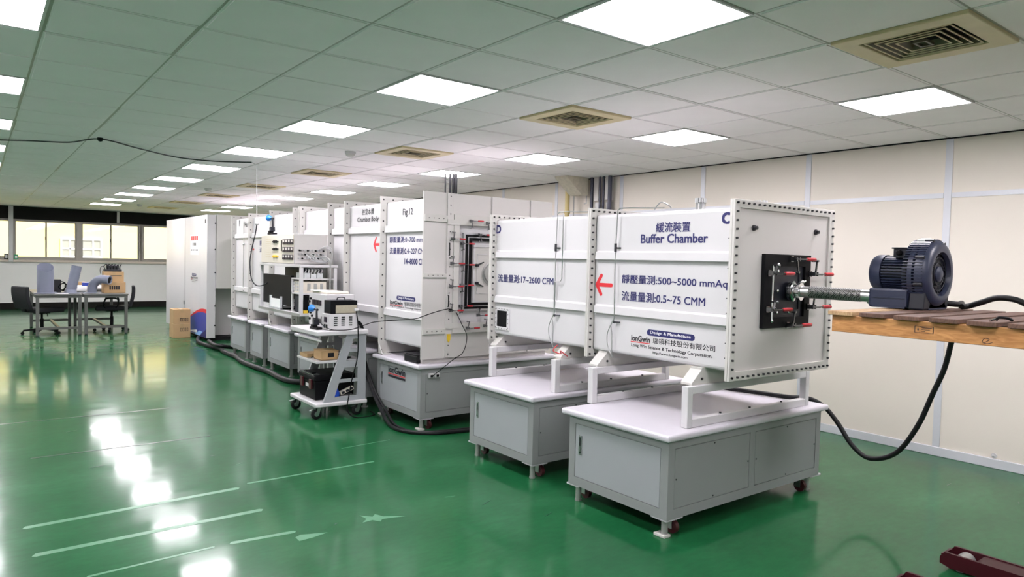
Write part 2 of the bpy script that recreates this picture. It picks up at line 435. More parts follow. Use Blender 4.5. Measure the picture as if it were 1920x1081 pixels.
obj('wall_angle', MB().box(XR-.022, XR, YF, YB, CEIL-.004, CEIL+.02), M_gap, ceiling)

ORD = ['nearest', 'second', 'third', 'fourth', 'fifth', 'sixth', 'seventh', 'eighth', 'ninth', 'tenth', 'eleventh']
COLN = {0: 'row at the left picture edge', 4: 'middle row over the aisle', 8: 'row near the cream wall'}
first = None
for c in (0, 4, 8):
    n = 0
    for i in range(-9, 25, 3):
        x, y = tx(c)+CX/2, ty(i)+S/2
        seen = i >= -3 and not (c == 0 and i < 0)
        if seen:
            lab = 'square white LED ceiling panel, %s of the %s' % (ORD[n], COLN[c]); n += 1; gr = 'lit square ceiling panels'
        else:
            lab = 'square white ceiling panel outside the picture over the near end'; gr = 'lit panels over the near end'
        if first is None:
            first = thing('ceiling_light', lab, 'ceiling light', (x, y, CEIL), gr)
            a, b = CX/2-.004, S/2-.004
            obj('frame', MB().ring((x-a, x+a, y-b, y+b), (x-a+.014, x+a-.014, y-b+.014, y+b-.014), 'z', CEIL-.004, CEIL+.03), M_white, first)
            obj('diffuser', MB().box(x-a+.014, x+a-.014, y-b+.014, y+b-.014, CEIL, CEIL+.012), M_led, first)
            L0 = first
        else:
            L0 = dup(first, (x, y, CEIL), 0, lab); L0['group'] = gr
first = None
for k, i in enumerate(VENTS):
    x, y = tx(6)+CX/2, ty(i)+S/2
    lab = ['big square yellowed air vent with dark concentric blades, nearest, top right', 'square yellowed air vent above the buffer box, second from the front',
           'square yellowed air vent near the dark ceiling pipes, third from the front'][k] if k < 3 else 'small far square air vent, %s from the front in the row of vents' % ORD[k]
    if first is None:
        first = v = thing('air_vent', lab, 'air vent', (x, y, CEIL), 'square ceiling vents')
        a = CX/2-.004; q = .255
        obj('frame', MB().ring((x-a, x+a, y-a, y+a), (x-.205, x+.205, y-.205, y+.205), 'z', CEIL-.012, CEIL+.01), M_vent, v, bevel=.004)
        obj('duct', MB().box(x-.21, x+.21, y-.21, y+.21, CEIL+.045, CEIL+.055), M_gap, v)
        for t, r in enumerate((.185, .152, .119, .086)):
            mb = MB(); vs = []
            for z, rr in ((CEIL-.006, r), (CEIL+.022, r-.016), (CEIL+.022, r-.013), (CEIL-.006, r+.003)):
                vs += [(x-rr,y-rr,z),(x+rr,y-rr,z),(x+rr,y+rr,z),(x-rr,y+rr,z)]
            fs = [(p*4+e, p*4+(e+1)%4, ((p+1)%4)*4+(e+1)%4, ((p+1)%4)*4+e) for p in range(4) for e in range(4)]
            bd = obj('blade', mb.add(vs, fs), M_ventin, v)
            obj('blade_lip', MB().ring((x-r-.004, x+r+.004, y-r-.004, y+r+.004), (x-r+.001, x+r-.001, y-r+.001, y+r-.001), 'z', CEIL-.009, CEIL-.005), M_vent, bd)
        obj('centre_plate', MB().ring((x-.045,x+.045,y-.03,y+.03),(x-.035,x+.035,y-.02,y+.02),'z',CEIL-.012,CEIL), M_ventin, v)
    else:
        dup(first, (x, y, CEIL), 0, lab)
for (j, i, lab) in ((5.65, 5.17, 'round white smoke detector on the ceiling beside the second vent'), (5.65, 14.33, 'small round smoke detector far along the ceiling'), (5.47, 23.36, 'grey round detector on the ceiling near the windows')):
    x, y = tx(j), ty(i)
    d = thing('smoke_detector', lab, 'smoke detector', (x, y, CEIL), 'ceiling smoke detectors')
    obj('base', MB().lathe([(.055,0),(.055,-.02),(.048,-.026)], (x,y,CEIL), (0,0,1), 18), M_white, d, smooth=True)
    obj('sensor_head', MB().lathe([(.048,-.026),(.045,-.04),(.03,-.052),(.001,-.054)], (x,y,CEIL), (0,0,1), 18), M_panelw, d, smooth=True)

# right wall
wr = struct('wall_right', MB().box(XR+.012, XR+.15, YF, YB, -.2, CEIL+.1), M_trim, 'cream panelled wall')
ys = [2.43-1.22*3+1.22*k for k in range(-3, 19)]
for k in range(len(ys)-1):
    for z0, z1 in ((.075, 2.135), (2.155, CEIL)):
        a, b = max(ys[k]+.004, YF), min(ys[k+1]-.004, YB)
        if b > a: obj('wall_panel', MB().box(XR, XR+.012, a, b, z0, z1), M_cream, wr)
for y in ys[1:-1]:
    obj('joint_strip', MB().box(XR-.007, XR, y-.028, y+.028, .07, CEIL), M_trim, wr, bevel=.003)
for k in range(len(ys)-1):
    obj('joint_strip', MB().box(XR-.006, XR, ys[k]+.03, min(ys[k+1]-.03, YB), 2.125, 2.165), M_trim, wr)
struct('baseboard_right', MB().box(XR-.014, XR, YF, YB, 0, .075), M_trim, 'pale grey skirting', bevel=.004)
struct('wall_left', MB().box(XL-.15, XL, YF, YB, -.2, CEIL+.1), M_wallw)
struct('wall_front', MB().box(XL-.15, XR+.15, YF-.15, YF, -.2, CEIL+.1), M_wallw)

# back wall with the strip of windows
wb = MB().box(XL-.15, XR+.15, YB, YB+.18, -.2, 1.24)
wb.box(XL-.15, XR+.15, YB, YB+.18, 2.30, CEIL+.1)
struct('wall_back', wb, M_wallw, 'white wall under a strip of windows')
struct('trim_1', MB().box(XL, XR, YB-.03, YB+.02, 2.285, CEIL), M_blackw, 'black band above the windows')
struct('baseboard_back', MB().box(XL, XR, YB-.02, YB, 0, .165), M_blackw, 'black skirting under the windows')
struct('trim_2', MB().box(XL, XR, YB-.06, YB+.18, 1.20, 1.26), M_sill, 'window sill', bevel=.006)
pst = struct('trim_3', MB().box(.63, .73, YB-.10, YB, 1.20, CEIL), M_alu, 'upright post between the windows', bevel=.004)
struct('trim_4', MB().box(3.02, 3.08, YB-.05, YB-.03, 2.30, CEIL), M_alu, 'short bracket on the black band')
wx = [(-2.0, -.84), (-.76, .66), (.76, 2.09), (2.21, 3.57), (3.67, 5.02), (5.12, 6.25)]
for k, (a, b) in enumerate(wx):
    w = bpy.data.objects.new('window_%d' % (k+1), None); COL.objects.link(w); w['kind'] = 'structure'; ROOT[w.name] = Vector((0,0,0))
    y = YB+.03
    obj('frame', MB().ring((a-.06, b+.06, 1.26, 2.30), (a, b, 1.31, 2.255), 'y', y, y+.08), M_wframe, w)
    c = (a+b)/2
    for n, (p, q, dy) in enumerate(((a, c+.02, .01), (c-.02, b, .04))):
        sh = obj('sash', MB().ring((p, q, 1.31, 2.255), (p+.03, q-.03, 1.34, 2.225), 'y', y+dy, y+dy+.025), M_wframe, w)
        obj('pane', MB().box(p+.03, q-.03, y+dy+.010, y+dy+.015, 1.34, 2.225), M_glass, sh)
    obj('latch', MB().box(c-.025, c-.005, y-.015, y+.012, 1.78, 1.86), M_dsteel, w)

# outside
struct('ground', MB().box(-30, 40, YB+.18, 60, -.6, -.5), M_ground)
bl = thing('building', 'yellow neighbouring building seen through the windows', 'building', (2.5, 27, -.5))
obj('facade', MB().box(-20, 30, 27, 33, -.5, 9), M_facade, bl)
obj('ledge', MB().box(-20, 30, 26.85, 27, 2.75, 2.95), M_whitep, bl)
for a, b in ((2.15, 2.60), (2.72, 3.33), (-2.4, -1.2), (6.2, 7.4), (9.0, 10.2)):
    f = obj('window', MB().ring((a, b, 1.28, 1.93), (a+.05, b-.05, 1.34, 1.87), 'y', 26.93, 27), M_whitep, bl)
    obj('pane', MB().box(a+.05, b-.05, 26.97, 26.99, 1.34, 1.87), M_alu, f)
    obj('glazing_bar', MB().box(a+.05, b-.05, 26.94, 26.97, 1.56, 1.60).box((a+b)/2+.02, (a+b)/2+.06, 26.94, 26.97, 1.34, 1.87), M_whitep, f)
# ------------------------------------------------------------------ steel cabinets
def cabinet(name, label, x0, x1, y0, y1, zb=.108, slab=.04, npan=2, over=(.035, .05), casters=True, pads=0):
    zt = .55
    c = thing(name, label, 'cabinet', ((x0+x1)/2, (y0+y1)/2, 0), 'grey steel cabinets under the chambers')
    obj('body', MB().box(x0+.008, x1, y0+.008, y1, zb, zt), M_cab, c)
    t = .055
    fr = MB().ring((y0, y1, zb, zt), (y0+t, y1-t, zb+t, zt-.045), 'x', x0, x0+.008)
    w = (x1-x0-t)/npan
    zz = ((zb, zb+t), (zt-.045, zt))
    for a, b in zz: fr.box(x0+.008, x1, y0, y0+.008, a, b)
    for k in range(npan+1):
        a = x0+.008 if k == 0 else x0+w*k
        fr.box(a, x0+w*k+t if k else x0+t, y0, y0+.008, zb+t, zt-.045)
    obj('frame', fr, M_cab, c)
    q = .004
    dr = obj('door', MB().box(x0+.0015, x0+.010, y0+t+q, y1-t-q, zb+t+q, zt-.045-q), M_door, c)
    hy = y1-t-.05
    obj('handle', MB().ring((hy-.012, hy+.012, .315, .435), (hy-.007, hy+.007, .325, .425), 'x', x0-.005, x0+.0015).box(x0-.008, x0, hy-.0045, hy+.0045, .335, .37), M_steel, dr)
    obj('handle_recess', MB().box(x0-.001, x0+.001, hy-.008, hy+.008, .32, .43), M_dsteel, dr)
    for k in range(npan):
        a, b = x0+w*k+t+q, x0+w*(k+1)-q
        p = obj('side_panel', MB().box(a, b, y0+.0015, y0+.010, zb+t+q, zt-.045-q), M_cab, c)
        sc = MB()
        for x, z in ((a+.012, (zb+zt)/2), (b-.012, (zb+zt)/2), ((a+b)/2, zb+t+.015), ((a+b)/2, zt-.06)):
            sc.cyl((x, y0+.0015, z), (x, y0-.0015, z), .005, n=6)
        obj('screw', sc, M_dsteel, p, kind='stuff')
    ox, oy = over
    obj('worktop', MB().box(x0-ox, x1+.06, y0-oy*.5, y1+oy, zt+.001, zt+slab), M_slab, c, bevel=.014, seg=3, smooth=False)
    for ax, ay in ((x0+.045, y0+.05), (x0+.045, y1-.05), (x1-.06, y0+.05), (x1-.06, y1-.05)):
        ft = obj('foot', MB().cyl((ax, ay, .012), (ax, ay, zb-.008), .019, n=12), M_alu, c, smooth=True)
        if casters:
            if ax < 3.5 and (ay < y0+.1 or pads > 1) and pads: obj('foot_pad', MB().box(ax-.035, ax+.02, ay-.03, ay+.05, 0, .016), M_offw, ft, bevel=.003)
            else: obj('foot_pad', MB().cyl((ax, ay, 0), (ax, ay, .012), .022, n=12), M_alu, ft)
            obj('corner_plate', MB().box(ax-.04, ax+.10, ay-.045, ay+.07, zb-.010, zb), M_slab, ft)
            cx_, cy_ = ax+(.075 if ax < (x0+x1)/2 else -.07), ay+.015
            ct = obj('caster', MB().box(cx_-.018, cx_+.018, cy_-.022, cy_+.022, zb-.022, zb-.008).box(cx_-.022, cx_-.016, cy_-.02, cy_+.02, .03, zb-.012).box(cx_+.016, cx_+.022, cy_-.02, cy_+.02, .03, zb-.012), M_steel, c)
            obj('wheel', MB().cyl((cx_-.013, cy_-.008, .040), (cx_+.013, cy_-.008, .040), .040, n=18), M_maroon, ct, smooth=True)
        else:
            obj('foot_pad', MB().cyl((ax, ay, 0), (ax, ay, .012), .035, n=12), M_alu, ft)
    return c
cabC = cabinet('steel_cabinet', 'grey steel cabinet nearest the camera, under the red-arrow end of the buffer box', 3.02, 4.60, 2.50, 3.31, pads=1)
cabD = cabinet('steel_cabinet', 'grey steel cabinet with white top behind the nearest one, second along the row', 3.06, 4.60, 3.73, 4.51)
cabB = cabinet('steel_cabinet', 'grey steel cabinet with black maker lettering on its door, under the valve frame', 3.10, 4.60, 5.355, 6.19, npan=1, pads=2)
cab5 = cabinet('steel_cabinet', 'grey steel cabinet mostly hidden behind the white trolley, its dark side showing', 3.10, 4.60, 6.50, 7.18, casters=False)
cab4 = cabinet('steel_cabinet', 'grey steel cabinet half seen through the trolley legs, below the desk', 3.10, 4.60, 7.50, 8.32, casters=False)
cab3 = cabinet('steel_cabinet', 'widest of the three far grey cabinets left of the trolley', 3.10, 4.60, 8.60, 9.43, casters=False)
cab2 = cabinet('steel_cabinet', 'narrow middle one of the three far grey cabinets left of the trolley', 3.10, 4.60, 9.64, 10.18, casters=False)
cab1 = cabinet('steel_cabinet', 'farthest grey cabinet, next to the tall white enclosure', 3.10, 4.60, 10.40, 11.17, casters=False)
text('maker_lettering', 'lonGwin', 'x', 3.0985, 5.955, .445, .325, .065, M_blackp, cabB, .014)
obj('underline', MB().box(3.0982, 3.10, 5.63, 5.96, .432, .440), M_redp, cabB)
obj('tagline_band', MB().box(3.0982, 3.10, 5.63, 5.96, .405, .424), M_blackp, cabB)
so = thing('wall_socket', 'white twin socket block on the side of the lettered cabinet', 'socket', (3.23, 5.35, .49))
obj('housing', MB().box(3.175, 3.225, 5.33, 5.3555, .47, .51).box(3.235, 3.285, 5.33, 5.3555, .47, .51), M_white, so, bevel=.004)
obj('jack', MB().box(3.188, 3.212, 5.326, 5.33, .478, .498).box(3.248, 3.272, 5.326, 5.33, .478, .498), M_gap, so)
# black rubber block on cabinet worktop
bb = solo('rubber_block', MB().box(3.10, 3.26, 5.43, 5.66, .592, .655).box(3.11, 3.25, 5.44, 5.65, .655, .668), M_rubber, 'black block lying on the white top under the main chamber', 'block', origin=(3.18, 5.54, .59), bevel=.006)

# ------------------------------------------------------------------ support frames
first = None
for k, (y, x0) in enumerate(((2.535, 3.213), (3.335, 3.235), (3.746, 3.265), (4.544, 3.286))):
    lab = ['white tube frame holding the near end of the buffer box', 'white tube frame at the back edge of the nearest cabinet top', 'white tube frame at the front edge of the second cabinet top', 'farthest of the white tube frames under the buffer box, by the lettered cabinet'][k]
    t = thing('support_frame', lab, 'support frame', (3.86, y, .591), 'white frames carrying the buffer box')
    x1 = 4.50; s = .046
    for a, b, c, d, n in ((x0, x0+s, .591, .829, 'post'), (x1-s, x1, .591, .829, 'post'), (x0+s, x1-s, .591, .640, 'lower_rail'), (x0+s, x1-s, .785, .829, 'upper_rail')):
        obj(n, MB().box(a, b, y, y+s, c, d), M_white, t, bevel=.004)
    bl_ = MB()
    for x in (3.55, 3.85, 4.2): bl_.cyl((x, y+s/2, .64), (x, y+s/2, .648), .008, n=6)
    obj('bolts', bl_, M_dsteel, t, kind='stuff')

# ------------------------------------------------------------------ toggle clamps
def clamp(parent, x, y, z, d='r'):
    """hand toggle clamp on a wall facing -Y; the handle points to +X"""
    mb = MB().box(x-.014, x+.014, y-.010, y, z-.018, z+.018)
    mb.box(x-.018, x-.012, y-.05, y-.01, z-.012, z+.012).box(x+.012, x+.018, y-.05, y-.01, z-.012, z+.012)
    mb.cyl((x-.022, y-.04, z), (x+.022, y-.04, z), .007, n=8)
    mb.bar((x-.01, y-.045, z), (x+.085, y-.055, z), .014, .007)
    mb.bar((x+.01, y-.03, z-.004), (x+.06, y-.052, z-.004), .008, .006)
    if d == 'r':
        mb.bar((x, y-.045, z), (x+.03, y-.035, z+.045), .010, .006); mb.cyl((x+.03, y-.045, z+.045), (x+.03, y-.004, z+.045), .006, n=8); mb.ball((x+.03, y-.048, z+.045), .009, 8, 5)
    else:
        sg = 1 if d == 'u' else -1
        mb.bar((x, y-.04, z), (x+.015, y-.04, z+sg*.08), .010, .008); mb.cyl((x+.015, y-.05, z+sg*.08), (x+.015, y-.004, z+sg*.08), .007, n=8)
        mb.ball((x-.01, y-.03, z+sg*.085), .010, 8, 5)
    o = obj('toggle_clamp', mb, M_clamp, parent, smooth=True, label='chrome toggle clamp')
    obj('grip', MB().lathe([(.006,0),(.0105,.05),(.0115,.5),(.0105,.93),(.006,1)], (x+.082, y-.055, z), (.085, -.008, .0), 10), M_red, o, smooth=True, label='red grip')
    return o
def bolt_loop(o, y, n, inset, parent, sides='lrtb', r=.0065, out=.011, m=None):
    """bolt heads on a -Y facing rectangular flange (x0,x1,z0,z1)"""
    x0, x1, z0, z1 = o; mb = MB()
    for k in range(n+1):
        t = k/n
        for s_, (x, z) in (('l', (x0+inset, z0+inset+(z1-z0-2*inset)*t)), ('r', (x1-inset, z0+inset+(z1-z0-2*inset)*t)), ('t', (x0+inset+(x1-x0-2*inset)*t, z1-inset)), ('b', (x0+inset+(x1-x0-2*inset)*t, z0+inset))):
            if s_ in sides: mb.cyl((x, y, z), (x, y-out, z), r, n=6)
    return obj('bolts', mb, m or M_dsteel, parent, kind='stuff')

# ------------------------------------------------------------------ buffer chamber
bc = thing('buffer_chamber', 'long white buffer box with blue Chinese lettering and red arrow on white frames', 'test chamber', (3.86, 3.5, .83))
bx0, bx1, bz0, bz1 = 3.38, 4.34, .925, 1.853
for (a, b, nm) in ((2.37, 3.50, 'near_section'), (3.52, 4.66, 'far_section')):
    s_ = obj(nm, MB().box(bx0, bx1, a, b, bz0, bz1), M_white, bc, bevel=.022, seg=3)
    for z in (1.545, 1.183):
        p = [(bx0+.005, z+.065), (bx0-.020, z+.050), (bx0-.024, z+.004), (bx0-.018, z), (bx0+.005, z)]
        obj('rib', MB().prism(p, 'y', a+.03, b-.03), M_white, s_)
        obj('rib_groove', MB().box(bx0-.0015, bx0, a+.03, b-.03, z-.010, z), M_alu, s_)  # grey strip painting the shadow line below the rib
fo, fi = (3.33, 4.39, .878, 1.897), (3.385, 4.335, .93, 1.848)
def flange(y0, y1, n, sides, nm='flange', hole=fi):
    f = obj(nm, MB().ring(fo, hole, 'y', y0, y1), M_offw, bc, bevel=.002)
    bolt_loop(fo, y0, n, .020, f, sides); return f
fl = flange(2.35, 2.364, 20, 'lrtb', 'end_flange', (3.38, 4.335, .930, 1.850)); flange(2.366, 2.382, 20, '')
flange(3.495, 3.509, 20, 'lrtb'); flange(3.511, 3.525, 20, ''); flange(4.652, 4.666, 20, 'lrtb'); flange(4.668, 4.682, 20, '')
sm = MB()
for k in range(9): sm.cyl((bx0, 2.415, 1.0+k*.085), (bx0-.006, 2.415, 1.0+k*.085), .004, n=6)
obj('screws', sm, M_dsteel, bc, kind='stuff')
obj('end_plate', MB().box(3.37, 4.345, 2.362, 2.368, .92, 1.86), M_panelw, bc, label='grey-white end plate')
for x, z in ((3.524, 1.744), (4.186, 1.749)):
    obj('eye_nut', MB().cyl((x, 2.362, z), (x, 2.352, z), .017, n=10).cyl((x, 2.352, z), (x, 2.335, z), .011, n=8), M_dsteel, bc, smooth=True)
# black access door on the end plate
ad = obj('access_door', MB().ring((3.62, 4.11, 1.165, 1.60), (3.70, 4.05, 1.225, 1.53), 'y', 2.338, 2.362), M_black, bc, label='black access door frame')
obj('door_panel', MB().box(3.70, 4.05, 2.352, 2.360, 1.225, 1.53).ring((3.73, 4.02, 1.25, 1.51), (3.75, 4.0, 1.27, 1.49), 'y', 2.346, 2.352), M_bdark, ad)
obj('rod', MB().cyl((3.685, 2.325, 1.535), (3.685, 2.325, 1.215), .006, n=8).ball((3.685, 2.325, 1.21), .010), M_chrome, ad, smooth=True)
kn = MB()
for x, z in ((3.75, 1.54), (3.75, 1.50), (3.75, 1.385), (3.73, 1.28), (3.88, 1.255), (3.75, 1.255)): kn.ball((x, 2.335, z), .009)
obj('knobs', kn, M_chrome, ad, smooth=True, kind='stuff')
for x, z, d in ((3.655, 1.488, 'r'), (3.650, 1.278, 'r'), (4.095, 1.487, 'u'), (4.085, 1.285, 'u'), (3.885, 1.575, 'd'), (3.865, 1.180, 'u')):
    clamp(bc, x, 2.337, z, d)
# saddle brackets on the frames
for y, x in ((2.56, 3.275), (3.36, 3.30), (3.77, 3.335), (4.57, 3.345)):
    obj('saddle_bracket', MB().prism([(x, .830), (x, .842), (x+.085, .915), (x+.085, .926), (4.33, .926), (4.33, .915), (4.41, .842), (4.41, .830)], 'y', y, y+.08), M_offw, bc)
    obj('bracket_bolt', MB().cyl((x+.09, y, .862), (x+.09, y-.006, .862), .008, n=6), M_dsteel, bc)
# view port
vp = obj('view_port', MB().ring((4.447, 4.637, .965, 1.147), (4.477, 4.612, .99, 1.12), 'x', bx0-.010, bx0), M_white, bc, bevel=.002, label='small framed window')
obj('pane', MB().box(bx0-.004, bx0-.001, 4.477, 4.612, .99, 1.12), M_black, vp)
vs_ = MB()
for k in range(5):
    for y in (4.460, 4.624): vs_.cyl((bx0-.010, y, .985+k*.036), (bx0-.013, y, .985+k*.036), .0035, n=6)
    for z in (.976, 1.135): vs_.cyl((bx0-.010, 4.47+k*.036, z), (bx0-.013, 4.47+k*.036, z), .0035, n=6)
obj('screws', vs_, M_dsteel, vp, kind='stuff')
# pressure tubes
X = bx0-.022
def ptube(pts, r=.0042):
    return obj('pressure_tube', MB().tube(pts, r, 6), M_steel, bc, smooth=True)
for (y, jog) in ((3.872, .02), (3.270, .015)):
    ptube([(X, y-.02, 1.885), (X, y, 1.87), (X, y+.012, 1.62), (X, y+.005, 1.16), (X, y+.035, 1.11), (X, y+.02, 1.05), (X, y+.02, .90)])
    ptube(spl([(X-.01, y+.03, 1.11), (X-.012, y+.055, 1.04), (X-.01, y+.045, .97), (X, y+.01, .905), (X+.06, y, .895)], 5), .0028)
    obj('tube_fitting', MB().cyl((X, y+.012, 1.60), (X, y+.012, 1.655), .009, n=8).cyl((X, y+.012, 1.625), (X+.03, y-.02, 1.625), .006, n=6), M_dsteel, bc, smooth=True)
    obj('tube_fitting', MB().ball((X, y+.005, 1.135), .010).cyl((X, y, 1.135), (bx0, y-.03, 1.135), .006, n=6), M_dsteel, bc, smooth=True)
    ptube([(X, y-.02, 1.885), (X+.03, y-.08, 1.887), (X+.05, y-.35, 1.875)])
ptube([(X, 3.81, 1.875), (X, 3.81, 1.40), (X, 3.83, 1.38), (X, 3.89, 1.378)])
ptube([(X, 3.89, 1.378), (X, 3.885, 1.12)])
ptube(spl([(3.45, 2.90, 1.875), (3.45, 2.93, 1.90), (3.45, 2.99, 1.915), (3.45, 3.04, 1.87)], 6))
obj('red_wire', MB().tube(spl([(3.36, 3.84, .92), (3.33, 3.85, .88), (3.36, 3.80, .86), (3.33, 3.77, .885), (3.37, 3.74, .85), (3.34, 3.72, .86)], 6), .004, 6), M_red, bc, smooth=True)
# pressure tap clusters on top
for (x, y, h, n) in ((3.80, 2.60, .045, 9), (3.80, 2.50, .045, 9), (3.80, 2.95, .085, 12)):
    mb = MB()
    for k in range(n):
        a = 2*PI*k/n; r = .030 if h > .06 else .034
        mb.tube([(x+.5*r*math.cos(a), y+.5*r*math.sin(a), bz1), (x+r*math.cos(a), y+r*math.sin(a), bz1+h*.6), (x+r*math.cos(a), y+r*math.sin(a), bz1+h)], .003, 6)
        mb.cyl((x+r*math.cos(a), y+r*math.sin(a), bz1+h), (x+r*math.cos(a), y+r*math.sin(a), bz1+h+.028), .0075, n=8)
    mb.cyl((x, y, bz1), (x, y, bz1+h+.02), .012, n=10)
    obj('tap_cluster', mb, M_steel, bc, smooth=True, label='cluster of steel pressure taps')
# lettering
XT = bx0-.0012
text('lettering', '緩流裝置', 'x', XT, 2.958, 1.722, .268, .062, M_navy, bc, .02, 'navy Chinese lettering')
text('lettering', 'Buffer Chamber', 'x', XT, 3.081, 1.655, .520, .058, M_navy, bc, .016)
text('lettering', 'C', 'x', XT, 2.471, 1.760, .060, .068, M_navy, bc, .03)
text('lettering', 'D', 'x', XT, 4.660, 1.744, .070, .068, M_navy, bc, .02)
text('lettering', '靜壓量測:500~5000 mmAq', 'x', XT, 3.237, 1.386, .820, .066, M_navy, bc, .018)
text('lettering', '流量量測:0.5~75 CMM', 'x', XT, 3.233, 1.280, .668, .064, M_navy, bc, .018)
text('lettering', '流量量測:17~2600 CFM', 'x', XT, 4.616, 1.350, .692, .064, M_navy, bc, .018)
arrow(bc, bx0-.0002, 3.482, 3.318, 1.376, .076, .013)
decal(bc, bx0-.0002, 3.006, 1.073, .375, .039, 3.137, 1.026, .038, 3.135, .983, .633, .027, 2.952, .957, .271, .020, .160, 2.955, .470)

# ------------------------------------------------------------------ metal hose and blower
HX, HZ = 3.888, 1.382
mh = thing('metal_hose', 'braided steel hose joining the black access door to the blower', 'hose', (3.93, 2.1, HZ))
obj('coupling_flange', MB().lathe([(.055,0),(.062,.1),(.062,.5),(.055,.6),(.042,.7),(.042,1)], (HX, 2.345, HZ), (.012, -.06, 0), 24), M_chrome, mh, smooth=True)
obj('clamp_ring', MB().lathe([(.040,0),(.054,.1),(.054,.9),(.040,1)], (HX+.010, 2.292, HZ), (.004, -.022, 0), 24).ball((HX+.03, 2.28, HZ+.056), .013).cyl((HX+.02, 2.28, HZ+.05), (HX+.05, 2.27, HZ+.062), .007, n=8), M_chrome, mh, smooth=True)
def lerp(a, b, t): return a+(b-a)*t
A, B = Vector((HX+.012, 2.27, HZ)), Vector((3.985, 1.905, 1.375))
obj('end_sleeve', MB().cyl(A, A.lerp(B, .16), .033, n=20).cyl(A.lerp(B, .84), B, .034, n=20), M_steel, mh, smooth=True)
obj('braid', MB().tube([A.lerp(B, .12+.76*k/14) for k in range(15)], .036, 24), M_braid, mh, smooth=True)
PT = 1.318      # pallet deck height
bw = thing('ring_blower', 'dark blue side-channel blower with finned motor, on the wooden pallet', 'blower', (4.05, 1.72, PT))
BX, BZ = 4.080, 1.507
box_ = obj('outlet_silencer', MB().box(3.915, 4.09, 1.68, 1.885, PT+.001, 1.424), M_blower, bw, bevel=.012)
obj('silencer_fins', MB().box(3.908, 3.916, 1.685, 1.86, 1.372, 1.378).box(3.905, 3.916, 1.68, 1.86, PT+.002, PT+.012).box(3.905, 3.916, 1.68, 1.688, PT+.002, 1.41), M_blower, box_)
obj('inlet_neck', MB().lathe([(.046,0),(.046,.35),(.040,.45),(.040,1)], (4.0, 1.884, 1.368), (-.004, .035, 0.002), 20), M_alu, bw, smooth=True)
obj('volute_foot', MB().prism([(3.915, PT), (4.22, PT), (4.235, 1.40), (3.93, 1.412)], 'y', 1.60, 1.679), M_bdark, bw, bevel=.008)
# impeller housing, axis along Y
R = .181
hs = obj('impeller_housing', MB().lathe([(.110, .0), (.150, .02), (R, .10), (R, .30), (.168, .36), (.168, .40), (R, .42), (R, .72), (.165, .92), (.135, 1.0), (.118, .98), (.112, .86), (.110, .80)], (BX, 1.695, BZ), (0, -.115, 0), 48, cap=False), M_blower, bw, smooth=True)
fn = MB()
for k in range(40):
    a = PI*.30+k*(PI*1.15/39)
    for (ra, rb, ya, yb) in ((R-.04, R+.004, 1.612, 1.705),):
        c, s_ = math.cos(a), math.sin(a)
        fn.bar((BX+ra*c, (ya+yb)/2, BZ+ra*s_), (BX+rb*c, (ya+yb)/2, BZ+rb*s_), .10, .0055, (-s_, 0, c))
obj('cooling_fins', fn, M_blower, hs, kind='stuff')
obj('back_plate', MB().lathe([(.085,0),(R-.012,.15),(R-.012,1)], (BX, 1.712, BZ), (0, -.02, 0), 40), M_bdark, bw, smooth=True)
lg = MB()
for k in range(8):
    a = 2*PI*k/8+.3
    lg.cyl((BX+(R+.003)*math.cos(a), 1.648, BZ+(R+.003)*math.sin(a)), (BX+(R+.003)*math.cos(a), 1.585+.02, BZ+(R+.003)*math.sin(a)), .009, n=8)
obj('housing_lugs', lg, M_bdark, hs, kind='stuff')
gr = obj('grille', MB().lathe([(.112, 0), (.112, 1)], (BX, 1.640, BZ), (0, -.004, 0), 36), M_gap, bw)
sp = MB()
for k in range(28):
    a = 2*PI*k/28
    sp.bar((BX+.036*math.cos(a), 1.602, BZ+.036*math.sin(a)), (BX+.112*math.cos(a), 1.612, BZ+.112*math.sin(a)), .012, .0045, (0,1,0))
obj('grille_spokes', sp, M_bdark, gr, kind='stuff')
obj('hub', MB().lathe([(.045,0),(.042,.5),(.030,.8),(.020,1)], (BX, 1.604, BZ), (0, -.022, 0), 20), M_blower, gr, smooth=True)
rg = MB()
for r in (.062, .088): rg.tube([(BX+r*math.cos(2*PI*k/32), 1.598, BZ+r*math.sin(2*PI*k/32)) for k in range(33)], .003, 6)
obj('grille_ring', rg, M_bdark, gr, smooth=True)
# motor
mo = obj('motor_body', MB().cyl((BX, 1.71, BZ), (BX, 1.865, BZ), .080, n=32), M_bdark, bw, smooth=True)
fn = MB()
for k in range(36):
    a = 2*PI*k/36; c, s_ = math.cos(a), math.sin(a)
    fn.bar((BX+.074*c, 1.785, BZ+.074*s_), (BX+.096*c, 1.785, BZ+.096*s_), .145, .005, (-s_, 0, c))
obj('motor_fins', fn, M_blower, mo, kind='stuff')
obj('fan_cover', MB().lathe([(.101,0),(.101,.62),(.092,.85),(.070,1.0)], (BX, 1.862, BZ), (0, .072, 0), 32), M_blower, bw, smooth=True)
tb = obj('terminal_box', MB().box(4.00, 4.10, 1.715, 1.800, 1.590, 1.640), M_bdark, bw, bevel=.004)
obj('lid', MB().box(3.993, 4.107, 1.708, 1.807, 1.640, 1.648), M_bdark, tb, bevel=.002)
obj('cable_gland', MB().lathe([(.013,0),(.016,.3),(.016,.7),(.010,1)], (4.0, 1.765, 1.618), (-.022, 0, 0), 12), M_black, tb, smooth=True)
obj('rating_plate', MB().bar((BX-.060, 1.665, BZ+.176), (BX-.005, 1.665, BZ+.1895), .05, .004, (0,0,1)), M_alu, bw)
obj('foot_bracket', MB().prism([(BX-.10, PT), (BX+.12, PT), (BX+.07, 1.40), (BX-.05, 1.40)], 'y', 1.600, 1.612), M_blower, bw)

